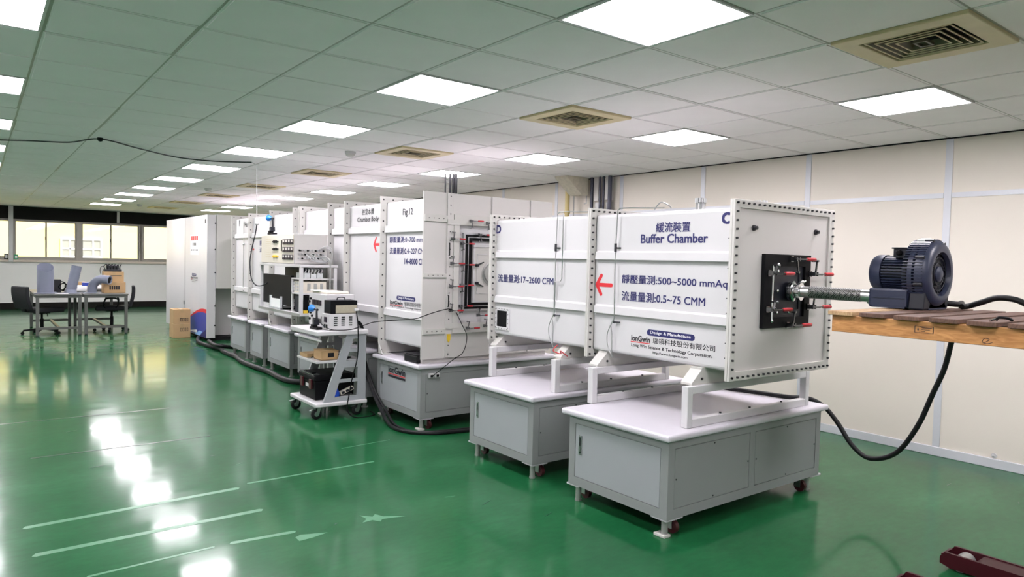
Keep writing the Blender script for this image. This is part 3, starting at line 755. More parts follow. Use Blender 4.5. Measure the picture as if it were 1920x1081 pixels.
# ------------------------------------------------------------------ pallet
pl = thing('wooden_pallet', 'wooden pallet with brown deck boards raised beside the end plate, carrying the blower', 'pallet', (3.9, 1.3, PT-.1))
for y0, y1, x0, m in ((1.815, 1.692, 3.365, M_board2), (1.659, 1.544, 3.365, M_board), (1.499, 1.388, 3.36, M_board), (1.348, 1.234, 3.36, M_board), (1.197, 1.085, 3.355, M_board), (1.050, .935, 3.37, M_board), (.890, .775, 3.36, M_board), (.73, .61, 3.36, M_board2)):
    dz = random.uniform(-.003, 0)
    obj('deck_board', MB().box(x0, 4.42, y1, y0, PT-.020+dz, PT+dz), m, pl, bevel=.0025, label='pale end board' if m is M_board2 else None)
for x0, x1 in ((3.385, 3.425), (3.88, 3.92), (4.36, 4.40)):
    s_ = obj('stringer', MB().box(x0, x1, .61, 1.803, PT-.105, PT-.0235), M_stringer, pl, bevel=.003)
st = MB().ring((1.335, 1.415, PT-.075, PT-.045), (1.338, 1.412, PT-.0735, PT-.0465), 'x', 3.3842, 3.385)
st.box(3.3842, 3.385, 1.392, 1.393, PT-.0735, PT-.0465).box(3.3842, 3.385, 1.342, 1.385, PT-.053, PT-.050).box(3.3842, 3.385, 1.350, 1.385, PT-.061, PT-.059).box(3.3842, 3.385, 1.370, 1.385, PT-.069, PT-.067).prism([(1.400,PT-.068),(1.4035,PT-.060),(1.4,PT-.052),(1.3965,PT-.060)],'x',3.3842,3.385)
obj('stamp_mark', st, M_blackp, pl)
obj('scrawl_mark', MB().tube(spl([(3.3848, 1.135, PT-.092), (3.3848, 1.118, PT-.078), (3.3848, 1.135, PT-.074), (3.3848, 1.143, PT-.090), (3.3848, 1.125, PT-.096), (3.3848, 1.105, PT-.088)], 5), .0012, 4), M_blackp, pl)
# stacker truck that carries the pallet (legs show at the lower right)
sk = thing('pallet_stacker', 'dark crimson stacker truck whose two floor legs poke in at the lower right', 'stacker', (3.75, .3, 0))
for x0, x1, yt in ((3.39, 3.53, 1.475), (3.93, 4.075, 1.47)):
    prof = [(yt, .030), (yt, .062), (yt-.02, .090), (.25, .090), (.25, .025), (yt-.05, .015)]
    g_ = obj('floor_leg', MB().prism([(y, z) for y, z in prof], 'x', x0, x0+.016).prism(prof, 'x', x1-.016, x1).box(x0+.016, x1-.016, .25, yt-.16, .074, .086).box(x0+.016, x1-.016, yt-.012, yt, .035, .075), M_crimson, sk)
    obj('load_roller', MB().cyl((x0+.025, yt-.085, .041), (x1-.025, yt-.085, .041), .041, n=20), M_alu, g_, smooth=True)
for x0, x1 in ((3.50, 3.64), (4.14, 4.28)):
    obj('lift_fork', MB().box(x0, x1, .22, 1.76, PT-.0975, PT-.0655), M_crimson, sk)
obj('mast', MB().box(3.46, 3.54, .12, .22, .05, 1.95).box(3.98, 4.06, .12, .22, .05, 1.95).box(3.54, 3.98, .14, .20, 1.87, 1.95).box(3.50, 4.28, .18, .22, PT-.12, PT-.03), M_crimson, sk)
obj('base_housing', MB().box(3.39, 4.075, .0, .25, .03, .35), M_black, sk, bevel=.02)
obj('rear_wheel', MB().cyl((3.55, .06, .05), (3.60, .06, .05), .05, n=18).cyl((3.86, .06, .05), (3.91, .06, .05), .05, n=18), M_rubber, sk, kind='stuff')
# heavy cables
solo('power_cable', MB().tube(spl([(4.40, 3.42, .57), (4.44, 3.30, .608), (4.48, 3.10, .610), (4.525, 2.90, .610), (4.57, 2.72, .609), (4.66, 2.63, .606), (4.72, 2.55, .560), (4.72, 2.45, .47), (4.72, 2.33, .325), (4.72, 2.21, .27), (4.72, 2.05, .345), (4.72, 1.93, .54), (4.72, 1.85, .76), (4.72, 1.79, .93), (4.70, 1.75, 1.10), (4.66, 1.70, 1.24), (4.52, 1.64, 1.336), (4.30, 1.58, 1.343), (4.24, 1.63, 1.35)], 8), .016, 10), M_rubber, 'thick black cable looping from the nearest cabinet top up to the pallet', 'cable', smooth=True)
solo('hose_loop', MB().tube(spl([(4.26, 1.545, 1.334), (4.30, 1.525, 1.338), (4.30, 1.46, 1.364), (4.30, 1.39, 1.390), (4.30, 1.31, 1.384), (4.30, 1.24, 1.355), (4.32, 1.16, 1.336), (4.3, 1.0, 1.336), (4.2, .9, 1.336)], 8), .0155, 10), M_rubber, 'black hose arching over the pallet boards at the right edge', 'hose', smooth=True)
wt = thing('cable_end', 'small black clip with silver tip on the pallet edge', 'clip', (3.38, 1.10, PT))
obj('clip_body', MB().tube(spl([(3.40, 1.10, PT+.008), (3.38, 1.085, PT+.018), (3.40, 1.06, PT+.016), (3.42, 1.05, PT+.008)], 5), .006, 6), M_black, wt, smooth=True)
obj('silver_tip', MB().cyl((3.372, 1.115, PT+.002), (3.40, 1.10, PT+.010), .005, n=8), M_chrome, wt)
# ------------------------------------------------------------------ main chamber
mc = thing('main_chamber', 'large white flanged chamber with many red toggle clamps, behind the buffer box', 'test chamber', (3.86, 8.2, .6))
FY = [6.18, 7.02, 7.45, 8.30, 8.36, 8.55, 9.41, 10.33, 11.15]
edges = [5.39]+FY
mx0, mx1, mz0, mz1 = 3.165, 4.535, .72, 2.06
for a, b in zip(edges[:-1], edges[1:]):
    if b-a < .1: continue
    s_ = obj('body_section', MB().box(mx0, mx1, a+.012, b, mz0, mz1), M_white, mc, bevel=.02)
    for z in (1.765, .972):
        p = [(mx0+.005, z+.075), (mx0-.024, z+.062), (mx0-.028, z+.004), (mx0-.02, z), (mx0+.005, z)]
        obj('rib', MB().prism(p, 'y', a+.03, b-.02), M_white, s_)
        obj('rib_groove', MB().box(mx0-.0015, mx0, a+.03, b-.02, z-.012, z), M_alu, s_)  # rib shadow painted as a grey strip here too
for y in FY:
    f = obj('flange', MB().ring((3.10, 4.60, .60, 2.118), (mx0-.001, mx1, mz0, mz1), 'y', y, y+.012), M_offw, mc)
    bolt_loop((3.10, 4.60, .60, 2.118), y, 14, .03, f, 'lt', .007, .008)
    obj('flange_foot', MB().prism([(y-.09, .592), (y+.012, .592), (y+.012, .70), (y, .70)], 'x', 3.10, 3.108).box(3.10, 3.19, y-.09, y+.02, .592, .600), M_offw, f)
# front plate with valve frame
fp = obj('front_plate', MB().ring((3.112, 4.585, .632, 2.118), (3.47, 4.24, .945, 1.835), 'y', 5.375, 5.390), M_panelw, mc)
bt = MB()
for a, b in ((3.350, 3.416), (4.30, 4.366)): bt.box(a, b, 5.360, 5.375, .640, 2.118)
for a, b in ((1.93, 2.118), (.640, .855)): bt.box(3.838, 3.915, 5.360, 5.375, a, b)
obj('batten', bt, M_panelw, mc, bevel=.002)
for z0, z1 in ((1.855, 1.915), (1.360, 1.398), (.855, .905)):
    for a, b in ((3.117, 3.350), (4.366, 4.580)):
        h_ = obj('cross_strip', MB().box(a, b, 5.357, 5.375, z0, z1), M_offw, mc, bevel=.002)
        sm = MB()
        for k in range(4): sm.cyl((a+.04+k*.05, 5.357, (z0+z1)/2), (a+.04+k*.05, 5.352, (z0+z1)/2), .004, n=6)
        obj('screws', sm, M_dsteel, h_, kind='stuff')
vf = obj('valve_frame', MB().ring((3.416, 4.30, .855, 1.93), (3.475, 4.235, .945, 1.838), 'y', 5.350, 5.374), M_offw, mc, bevel=.002)
bolt_loop((3.35, 4.36, .64, 2.118), 5.360, 18, .03, vf, 'l', .005, .006)
for z0 in (1.835, .90): obj('corner_tab', MB().box(3.345, 3.46, 5.345, 5.36, z0, z0+.047), M_offw, vf)
obj('valve_back', MB().box(3.47, 4.24, 5.43, 5.44, .94, 1.74), M_alu, mc)
obj('valve_top', MB().box(3.47, 4.24, 5.425, 5.44, 1.74, 1.84), M_whitep, mc)
gk = obj('gasket_frame', MB().ring((3.552, 4.16, 1.072, 1.755), (3.63, 4.08, 1.13, 1.70), 'y', 5.375, 5.43), M_black, mc)
obj('clear_edge', MB().ring((3.535, 4.175, 1.055, 1.772), (3.552, 4.16, 1.072, 1.755), 'y', 5.37, 5.43).ring((3.585, 4.12, 1.095, 1.735), (3.592, 4.113, 1.102, 1.728), 'y', 5.372, 5.376), M_steel, gk)
vd = obj('valve_door', MB().box(3.655, 4.055, 5.395, 5.43, 1.125, 1.665), M_offw, mc)
obj('door_rim', MB().ring((3.655, 4.055, 1.125, 1.665), (3.675, 4.035, 1.145, 1.645), 'y', 5.385, 5.395).ring((3.70, 4.01, 1.21, 1.58), (3.706, 4.004, 1.216, 1.574), 'y', 5.390, 5.395), M_white, vd)
obj('round_port', MB().lathe([(.11,0),(.11,.3),(.095,.4),(.095,1)], (3.87, 5.395, 1.40), (0, -.03, 0), 28), M_alu, vd, smooth=True)
for z in (1.475, 1.31): obj('knob', MB().cyl((3.69, 5.395, z), (3.69, 5.36, z), .014, n=10).bar((3.69, 5.385, z), (3.77, 5.385, z+(.03 if z > 1.4 else -.03)), .012, .008), M_bdark, vd, smooth=True)
def small_clamp(x, y, z, d):
    c = clamp(mc, x, y, z, d); k = .72
    o0 = ROOT[mc.name]; p0 = Vector((x, y, z))-o0
    for o in [c]+list(c.children):
        for v in o.data.vertices: v.co = p0+(v.co-p0)*k
for x, z in ((3.396, 1.709), (3.392, 1.489), (3.388, 1.283), (3.388, 1.064)): small_clamp(x, 5.357, z, 'n' if 0 else 'u')
for x, z in ((3.517, 1.671), (3.523, 1.479), (3.515, 1.292), (3.511, 1.101)): small_clamp(x, 5.385, z, 'd')
for x, z, d in ((3.586, 1.879, 'd'), (3.771, 1.867, 'd'), (3.684, 1.757, 'd'), (3.569, .90, 'u'), (3.765, .914, 'u'), (3.684, 1.015, 'u'), (4.0, 1.87, 'd'), (4.0, .91, 'u')): small_clamp(x, 5.350, z, d)
for z0, z1 in ((1.56, 1.67), (1.10, 1.20)):
    obj('door_handle', MB().tube([(3.37, 5.36, z0), (3.355, 5.325, z0), (3.355, 5.325, z1), (3.37, 5.36, z1)], .005, 6), M_black, mc, smooth=True)
obj('yellow_tag', MB().prism([(3.362, .852), (3.398, .852), (3.396, .80), (3.38, .775), (3.364, .80)], 'y', 5.348, 5.356), M_brgt, mc, label='yellow tag')
obj('base_rail', MB().box(3.14, 4.56, 5.40, 5.44, .592, .645), M_panelw, mc)
XT = mx0-.0012
text('lettering', 'Fig.12', 'x', XT, 5.851, 1.905, .190, .080, M_blackp, mc, .012)
text('lettering', '腔室本體', 'x', XT, 6.722, 1.957, .270, .062, M_blackp, mc, .012)
text('lettering', 'Chamber Body', 'x', XT, 6.833, 1.872, .490, .066, M_blackp, mc, .012)
text('lettering', '靜壓量測:0~700 mmAq', 'x', XT, 6.106, 1.660, .715, .068, M_navy, mc, .018)
text('lettering', '流量量測:0.4~227 CMM', 'x', XT, 6.102, 1.560, .700, .066, M_navy, mc, .018)
text('lettering', '14~8000 CFM', 'x', XT, 5.803, 1.468, .400, .056, M_navy, mc, .018)
arrow(mc, mx0-.0002, 6.450, 6.286, 1.655, .078, .013)
decal(mc, mx0-.0002, 5.946, 1.130, .36, .040, 6.075, 1.082, .040, 6.075, 1.054, .655, .022, 5.95, 1.036, .34, .015, .25, 5.79, .365)
text('lettering', '靜壓量測', 'x', XT, 10.02, 1.655, .5, .07, M_navy, mc, .018)
text('lettering', '流量量測', 'x', XT, 10.02, 1.560, .5, .07, M_navy, mc, .018)
text('lettering', 'Fig.8', 'x', XT, 10.72, 1.925, .20, .07, M_blackp, mc, .012)
text('lettering', 'F', 'x', XT, 11.0, 1.95, .05, .09, M_blackp, mc, .03)
arrow(mc, mx0-.0002, 10.40, 10.26, 1.60, .085, .013)
ptb = MB().tube([(mx0-.02, 10.70, 2.02), (mx0-.02, 10.70, .98)], .006, 6).ball((mx0-.02, 10.70, 1.68), .018).ball((mx0-.02, 10.66, 1.0), .018)
obj('pressure_tube', ptb, M_steel, mc, smooth=True)

# ------------------------------------------------------------------ white end enclosure
en = thing('fan_enclosure', 'tall white enclosure with a blue and red swoosh at its foot', 'enclosure', (3.9, 14.4, .06))
obj('far_panel', MB().box(3.15, 4.70, 14.41, 16.05, .06, 2.195), M_white, en, bevel=.006)
obj('near_panel', MB().box(3.15, 4.70, 13.25, 14.39, .06, 2.195).box(3.15, 3.295, 12.80, 13.25, .06, 2.195), M_white, en, bevel=.006)
obj('upper_duct_box', MB().box(3.30, 4.60, 12.785, 13.25, .92, 2.205), M_offw, en, bevel=.006)
obj('seam', MB().box(3.152, 4.7, 14.39, 14.41, .06, 2.19), M_gap, en)
obj('base', MB().box(3.22, 4.62, 12.95, 15.95, 0, .06), M_gap, en)
bm_ = MB()
for x, z in ((3.285, 2.05), (3.285, 1.6), (3.285, 1.2), (3.315, .62), (3.285, .62), (3.315, .28), (3.285, .28), (3.40, .62)):
    bm_.cyl((x, 12.80 if x < 3.296 else 13.25, z), (x, (12.80 if x < 3.296 else 13.25)-.012, z), .014, n=6)
obj('hinge_bolts', bm_, M_dsteel, en, kind='stuff')
def arc(u): return .362+.20*math.sin(min(1, u*1.12)*PI/2)
XE = 3.1494
def yy(u): return 13.98-1.17*u
us = [k/16 for k in range(17)]
obj('blue_swoosh', MB().prism([(yy(u), arc(u)-.012-.055*u) for u in us]+[(yy(1), .065), (yy(0), .065)], 'x', XE, XE+.0008), M_bluep, en, label='blue swoosh print')
obj('red_swoosh', MB().prism([(yy(u), arc(u)) for u in us]+[(yy(u), arc(u)-.022-.05*u) for u in reversed(us)], 'x', XE-.0004, XE+.0008), M_redp, en, label='red arc print')
obj('white_swoosh', MB().prism([(yy(u), .10+.07*math.sin(u*PI*.6)) for u in [k/16*.45 for k in range(17)]]+[(yy(u), .085+.03*u) for u in [k/16*.45 for k in reversed(range(17))]], 'x', XE-.0008, XE+.0008), M_whitep, en)
obj('pale_blue_swoosh', MB().prism([(yy(.30), .07), (yy(.62), .155), (yy(.78), .15), (yy(.62), .065)], 'x', XE-.0008, XE+.0008), M_lblue, en)
obj('dark_swoosh', MB().prism([(yy(.62), .065), (yy(1), .22), (yy(1), .065)], 'x', XE-.0006, XE+.0008), M_navy, en)
lb = obj('label_plate', MB().box(XE-.001, XE+.0006, 13.36, 13.97, 1.50, 1.86), M_paper, en, label='label plate with red heading')
for k in range(4): obj('heading_block', MB().box(XE-.0018, XE, 13.42+k*.13, 13.53+k*.13, 1.76, 1.84), M_redp, lb)
lm = MB()
for k in range(3): lm.box(XE-.0018, XE, 13.56+k*.09, 13.62+k*.09, 1.665, 1.715)
for k in range(6): lm.box(XE-.0018, XE, 13.43+k*.085, 13.475+k*.085, 1.57, 1.60)
obj('print_marks', lm, M_blackp, lb)
decal(en, XE, 13.85, 1.115, .32, .045, 13.93, 1.06, .042, 13.93, 1.025, .50, .024, 13.85, 1.0, .3, .016, .16, 13.75, .33)
obj('latch', MB().box(3.142, 3.15, 14.43, 14.47, .55, .62).box(3.142, 3.15, 14.43, 14.47, .30, .36).box(3.142, 3.15, 12.88, 12.92, 2.05, 2.12), M_dsteel, en)
obj('connecting_duct', MB().box(3.75, 4.35, 11.17, 12.785, 1.0, 1.95), M_offw, en)

# ------------------------------------------------------------------ cardboard boxes
def carton(x0, x1, y0, y1, z0, z1, label, mark='y', tape=True):
    c = thing('cardboard_box', label, 'box', ((x0+x1)/2, (y0+y1)/2, z0))
    obj('carton', MB().box(x0, x1, y0, y1, z0+.0005, z1), M_card, c, bevel=.004)
    if tape:
        m = (x0+x1)/2
        obj('tape', MB().box(m-.025, m+.025, y0-.001, y1+.001, z1-.0005, z1+.001).box(m-.025, m+.025, y0-.001, y0, z1-.06, z1), M_tape, c)
    return c
c1 = carton(2.78, 3.07, 13.58, 13.88, 0, .255, 'lower of two cardboard boxes stacked at the foot of the white enclosure')
c2 = carton(2.785, 3.07, 13.585, 13.88, .256, .515, 'upper of two cardboard boxes stacked at the foot of the white enclosure')
for c, z in ((c1, .15), (c2, .33)):
    mb = MB()
    for k in range(4): mb.ring((2.90+k*.035, 2.925+k*.035, z-.03, z+.03), (2.905+k*.035, 2.92+k*.035, z-.022, z+.022), 'y', 13.578, 13.585)
    obj('print_marks', mb, M_blackp, c)

# ------------------------------------------------------------------ control rack by the chamber
rk = thing('control_rack', 'white steel rack desk in front of the chamber, holding black screens and shelves', 'rack', (2.86, 7.75, 0), )
for x, y, n in ((2.66, 7.10, 'post'), (2.66, 8.37, 'post'), (3.03, 7.10, 'post'), (3.03, 8.37, 'post')):
    obj(n, MB().box(x, x+.035, y, y+.035, .925, 1.405), M_white, rk, bevel=.003)
obj('desk_top', MB().box(2.66, 3.07, 7.085, 8.42, .895, .925), M_white, rk, bevel=.004)
obj('desk_edge', MB().box(2.652, 2.66, 7.09, 8.42, .893, .923), M_alu, rk)
obj('top_shelf', MB().box(2.655, 3.07, 7.09, 8.415, 1.405, 1.432), M_white, rk, bevel=.003)
for z in (1.275, 1.120):
    obj('shelf', MB().box(2.68, 3.03, 7.11, 7.41, z, z+.014), M_white, rk)
obj('shelf_post', MB().box(2.68, 2.70, 7.39, 7.41, .925, 1.275).box(3.01, 3.03, 7.39, 7.41, .925, 1.275), M_white, rk)
for y in (7.16, 7.40):
    obj('leg', MB().box(3.005, 3.045, y, y+.045, 0, .895), M_alu, rk)
for y in (7.80, 8.35):
    obj('wall_bracket', MB().prism([(3.01, .895), (3.095, .895), (3.095, .78)], 'y', y, y+.03), M_offw, rk)
ib = thing('instrument_cabinet', 'wide white instrument cabinet with dark digital meters on top of the rack', 'instrument', (2.84, 7.83, 1.433))
obj('case', MB().box(2.668, 3.03, 7.305, 8.36, 1.4335, 1.757), M_white, ib, bevel=.004)
fpn = obj('front_panel', MB().box(2.660, 2.668, 7.31, 8.355, 1.44, 1.752), M_tray, ib, bevel=.002)
sidep = obj('side_panel', MB().box(2.672, 3.025, 7.297, 7.305, 1.44, 1.752), M_panelw, ib)
for r in range(3):
    z = 1.665-r*.082
    for k in range(4):
        y = 7.625-k*.082
        f = obj('meter', MB().box(2.652, 2.660, y-.074, y, z-.022, z+.033), M_display, ib, bevel=.002)
        obj('readout', MB().box(2.651, 2.652, y-.062, y-.014, z+.002, z+.026), M_panelw, f)
    obj('connector', MB().cyl((2.66, 7.90, z+.01), (2.645, 7.90, z+.01), .016, n=10).cyl((2.66, 7.83, z+.01), (2.645, 7.83, z+.01), .016, n=10).box(2.65, 2.66, 7.77, 7.96, z+.003, z+.017), M_brgt if r == 2 else M_black, ib)
obj('switch_column', MB().box(2.654, 2.66, 7.655, 7.675, 1.57, 1.69), M_dsteel, ib)
lm = MB()
for k in range(9): lm.box(2.6592, 2.66, 8.02, 8.20, 1.70-k*.024, 1.704-k*.024)
obj('print_lines', lm, M_vent, ib)
pm_ = MB(); pk = MB()
for r in range(3):
    for k in range(10):
        x, z = 2.715+k*.029, 1.585-r*.042
        pm_.cyl((x, 7.297, z), (x, 7.272, z-.004), .009, n=8)
        if (k+r) % 3 == 0: pk.cyl((x, 7.273, z-.004), (x, 7.262, z-.006), .010, n=8)
obj('tube_ports', pm_, M_steel, sidep, kind='stuff'); obj('dark_caps', pk, M_black, sidep, kind='stuff')
tb_ = MB()
for k in range(7):
    x = 2.78+k*.033
    tb_.tube(spl([(x, 7.275, 1.54-(k%2)*.04), (x+.03, 7.235, 1.51), (x+.07, 7.24, 1.475), (3.0+k*.004, 7.262, 1.452+k*.004), (3.06, 7.32+k*.01, 1.50)], 5), .0045, 6)
obj('hose_bundle', tb_, M_clear, ib, smooth=True, kind='stuff')
obj('hose_arcs', MB().tube(spl([(2.96, 7.30, 1.60), (3.02, 7.26, 1.61), (3.08, 7.28, 1.56), (3.09, 7.32, 1.45)], 6), .006, 6).tube(spl([(2.93, 7.30, 1.59), (3.0, 7.25, 1.63), (3.07, 7.27, 1.60), (3.10, 7.33, 1.47)], 6), .006, 6), M_white, ib, smooth=True, kind='stuff')
solo('drain_hose', MB().tube(spl([(2.93, 7.27, 1.53), (2.955, 7.07, 1.50), (2.965, 7.05, 1.42), (2.965, 7.05, 1.2), (2.965, 7.06, 1.0), (2.96, 7.06, .94)], 6), .008, 8), M_alu, 'grey hose running down the side of the rack from the tube ports', 'hose', smooth=True)
mn = thing('monitor', 'large black screen on the rack desk', 'monitor', (2.70, 7.9, .926), 'black screens')
obj('screen', MB().box(2.685, 2.72, 7.44, 8.345, .975, 1.308), M_black, mn, bevel=.004)
obj('stand', MB().box(2.72, 2.74, 7.82, 7.98, .93, 1.15).box(2.68, 2.88, 7.72, 8.08, .9255, .938), M_black, mn)
m2 = thing('monitor', 'second black screen standing higher behind the large one', 'monitor', (2.95, 8.0, .926), 'black screens')
obj('screen', MB().box(2.945, 2.975, 7.62, 8.36, 1.02, 1.388), M_black, m2, bevel=.004)
obj('stand', MB().box(2.975, 2.99, 7.92, 8.06, .93, 1.2).box(2.91, 3.02, 7.85, 8.13, .9255, .936), M_black, m2)
nh = thing('card_holder', 'small white card in a clip stand on the desk edge', 'card holder', (2.675, 7.88, .926))
obj('card', MB().box(2.668, 2.674, 7.70, 8.05, .945, 1.04), M_paper, nh)
obj('clip_stand', MB().box(2.662, 2.682, 8.03, 8.06, .9255, 1.07).box(2.662, 2.682, 7.69, 7.71, .9255, 1.07).box(2.660, 2.684, 7.69, 8.06, .9255, .944), M_clear, nh)
ac = thing('pump_unit', 'clear acrylic valve block with looped tubes on the upper rack shelf', 'instrument', (2.85, 7.25, 1.29))
obj('acrylic_block', MB().box(2.72, 2.78, 7.14, 7.38, 1.2895, 1.345).box(2.79, 2.85, 7.14, 7.38, 1.2895, 1.335).box(2.86, 2.92, 7.14, 7.38, 1.2895, 1.345), M_clear, ac)
lp = MB()
for k in range(6): lp.tube(spl([(2.72+k*.035, 7.14, 1.34), (2.73+k*.035, 7.12, 1.375), (2.75+k*.03, 7.18, 1.385), (2.76+k*.03, 7.2, 1.34)], 4), .005, 6)
obj('looped_tubes', lp, M_white, ac, smooth=True, kind='stuff')
obj('valve_bodies', MB().box(2.74, 2.80, 7.22, 7.3, 1.346, 1.395).box(2.88, 2.91, 7.15, 7.2, 1.346, 1.39), M_bdark, ac)
me_ = thing('meter_box', 'beige meter box with square white buttons on the middle rack shelf', 'instrument', (2.83, 7.26, 1.135))
obj('case', MB().box(2.70, 2.96, 7.135, 7.385, 1.1345, 1.255), M_tray, me_, bevel=.003)
bt_ = MB()
for r in range(3):
    for k in range(3): bt_.box(2.694, 2.70, 7.345-k*.075, 7.37-k*.075+.02, 1.152+r*.034, 1.176+r*.034)
obj('buttons', bt_, M_white, me_, kind='stuff')
obj('label_windows', MB().box(2.75, 2.785, 7.130, 7.135, 1.16, 1.235).box(2.82, 2.855, 7.130, 7.135, 1.16, 1.235).box(2.89, 2.92, 7.130, 7.135, 1.16, 1.235), M_alu, me_)
pc = thing('computer', 'black computer case on the desk under the rack shelves', 'computer', (2.85, 7.26, .926))
obj('case', MB().box(2.715, 3.0, 7.15, 7.38, .9255, 1.10), M_black, pc, bevel=.003)
obj('front_bezel', MB().box(2.708, 2.715, 7.16, 7.37, .93, 1.095).box(2.704, 2.708, 7.18, 7.20, 1.03, 1.05), M_bdark, pc)
tp = thing('tape_roll', 'small yellow block at the desk corner by the rack post', 'tape', (2.72, 7.115, .926))
obj('roll', MB().box(2.70, 2.745, 7.092, 7.135, .9255, .957), M_brgt, tp, bevel=.004)

def clip_stand(x, y, z, lab, s=1.0, yaw=0):
    t = thing('camera_stand', lab, 'camera stand', (x, y, z), 'black stands with a blue head')
    def P(a, b, c): return (x+s*(a*math.cos(yaw)-b*math.sin(yaw)), y+s*(a*math.sin(yaw)+b*math.cos(yaw)), z+s*c)
    obj('base', MB().bar(P(0, -.09, .012), P(0, .09, .012), .06*s, .022*s).bar(P(-.02, -.03, .035), P(-.02, .03, .035), .05*s, .03*s), M_black, t, bevel=.003)
    obj('clamp_block', MB().bar(P(0, .0, .04), P(0, .01, .09), .055*s, .05*s).bar(P(0, .03, .075), P(0, .07, .09), .016*s, .014*s), M_bdark, t, bevel=.003)
    obj('arm', MB().tube([P(0, 0, .09), P(0, -.005, .19)], .007*s, 8).tube([P(0, -.03, .09), P(0, -.02, .19)], .007*s, 8), M_dsteel, t, smooth=True)
    h = obj('head', MB().cyl(P(0, -.03, .195), P(0, .04, .20), .013*s, n=10), M_dsteel, t, smooth=True)
    obj('blue_cup', MB().lathe([(.012*s,0),(.034*s,.5),(.040*s,1),(.034*s,1)], P(0, .035, .20), Vector(P(-.02, .085, .205))-Vector(P(0, .035, .20)), 14), M_blue, h, smooth=True, label='blue cup-shaped head')
    return t
clip_stand(2.70, 8.10, 1.7575, 'black clamp stand with a blue head on top of the instrument cabinet', .95)

# ------------------------------------------------------------------ trolley
tr = thing('trolley', 'white trolley with cut-out grey side panels, standing in front of the chamber', 'trolley', (2.74, 6.52, 0))
obj('top_board', MB().box(2.48, 3.00, 6.19, 6.88, .787, .830), M_white, tr, bevel=.008)
obj('base_board', MB().box(2.48, 3.00, 6.19, 6.86, .120, .156), M_white, tr, bevel=.010)
obj('shelf', MB().box(2.515, 2.97, 6.265, 6.775, .520, .542), M_white, tr, bevel=.003)
def side(y0, y1):
    def sx(z): return 2.565+(z-.156)*(2.79-2.565)/(.787-.156)
    mb = MB()
    def ix(z): return sx(z)+.092-.012*(z-.156)/.631
    mb.prism([(2.905, .156), (2.99, .156), (2.99, .787), (2.905, .787)], 'y', y0, y1)
    mb.prism([(sx(.156), .156), (ix(.156), .156), (ix(.787), .787), (sx(.787), .787)], 'y', y0, y1)
    for a, b in ((.156, .200), (.335, .365), (.475, .540), (.620, .652), (.745, .787)):
        mb.prism([(ix(a), a), (2.905, a), (2.905, b), (ix(b), b)], 'y', y0, y1)
    return mb
obj('side_panel', side(6.215, 6.240), M_door, tr); obj('side_panel', side(6.78, 6.805), M_door, tr)
obj('cross_rail', MB().cyl((2.54, 6.24, .735), (2.54, 6.78, .735), .012, n=10).box(2.95, 2.985, 6.24, 6.78, .70, .787).box(2.95, 2.985, 6.24, 6.78, .33, .36), M_white, tr, smooth=True)
for x, y in ((2.54, 6.27), (2.54, 6.80), (2.945, 6.27), (2.945, 6.80)):
    cs = obj('caster', MB().box(x-.04, x+.04, y-.03, y+.03, .112, .120).bar((x, y-.024, .112), (x-.02, y-.024, .045), .006, .03, (1,0,0)).bar((x, y+.024, .112), (x-.02, y+.024, .045), .006, .03, (1,0,0)).bar((x-.03, y, .10), (x-.085, y, .085), .03, .006), M_steel, tr)
    obj('wheel', MB().lathe([(.038,0),(.05,.2),(.05,.8),(.038,1)], (x-.022, y-.016, .050), (0, .032, 0), 20), M_rubber, cs, smooth=True)
    obj('wheel_hub', MB().cyl((x-.022, y-.019, .050), (x-.022, y+.019, .050), .022, n=14), M_steel, cs, smooth=True)
ins = thing('instrument', 'large white instrument box with black meters on the trolley top', 'instrument', (2.8, 6.63, .831))
obj('case', MB().box(2.665, 2.955, 6.42, 6.86, .836, 1.157), M_white, ins, bevel=.006)
obj('feet', MB().box(2.68, 2.70, 6.44, 6.47, .8305, .836).box(2.68, 2.70, 6.8, 6.83, .8305, .836).box(2.92, 2.94, 6.44, 6.47, .8305, .836).box(2.92, 2.94, 6.8, 6.83, .8305, .836), M_black, ins, kind='stuff')
mt = MB()
for k in range(3): mt.box(2.655, 2.665, 6.54+k*.075, 6.605+k*.075, 1.045, 1.095)
obj('meters', mt, M_display, ins)
kb = MB()
for z, y in ((1.10, 6.80), (1.07, 6.83), (.96, 6.80), (.93, 6.76), (.90, 6.82), (.93, 6.5), (.90, 6.6)): kb.cyl((2.665, y, z), (2.650, y, z), .012, n=8)
obj('knobs', kb, M_black, ins, kind='stuff')
obj('terminal_strip', MB().box(2.655, 2.665, 6.47, 6.74, .875, .915), M_dsteel, ins)
ps = thing('power_supply', 'small white power box with vent slots, low on the trolley top', 'power box', (2.76, 6.32, .831))
obj('case', MB().box(2.612, 2.910, 6.235, 6.405, .834, .984), M_white, ps, bevel=.004)
sl_ = MB()
for c in range(3):
    for r in range(5): sl_.box(2.665+c*.075, 2.70+c*.075, 6.233, 6.236, .872+r*.019, .882+r*.019)
obj('vent_slots', sl_, M_gap, ps, kind='stuff')
obj('meter', MB().box(2.606, 2.612, 6.27, 6.33, .905, .955), M_display, ps)
obj('sockets', MB().box(2.606, 2.612, 6.26, 6.285, .85, .885).box(2.606, 2.612, 6.31, 6.335, .85, .885), M_black, ps)
am = thing('portable_amplifier', 'black case with tan front and top handle, on the small white power box', 'amplifier', (2.77, 6.32, .985))
obj('case', MB().box(2.635, 2.905, 6.245, 6.40, .985, 1.110), M_black, am, bevel=.004)
obj('front_grille', MB().box(2.685, 2.895, 6.238, 6.246, .990, 1.065), M_tan, am, bevel=.002)
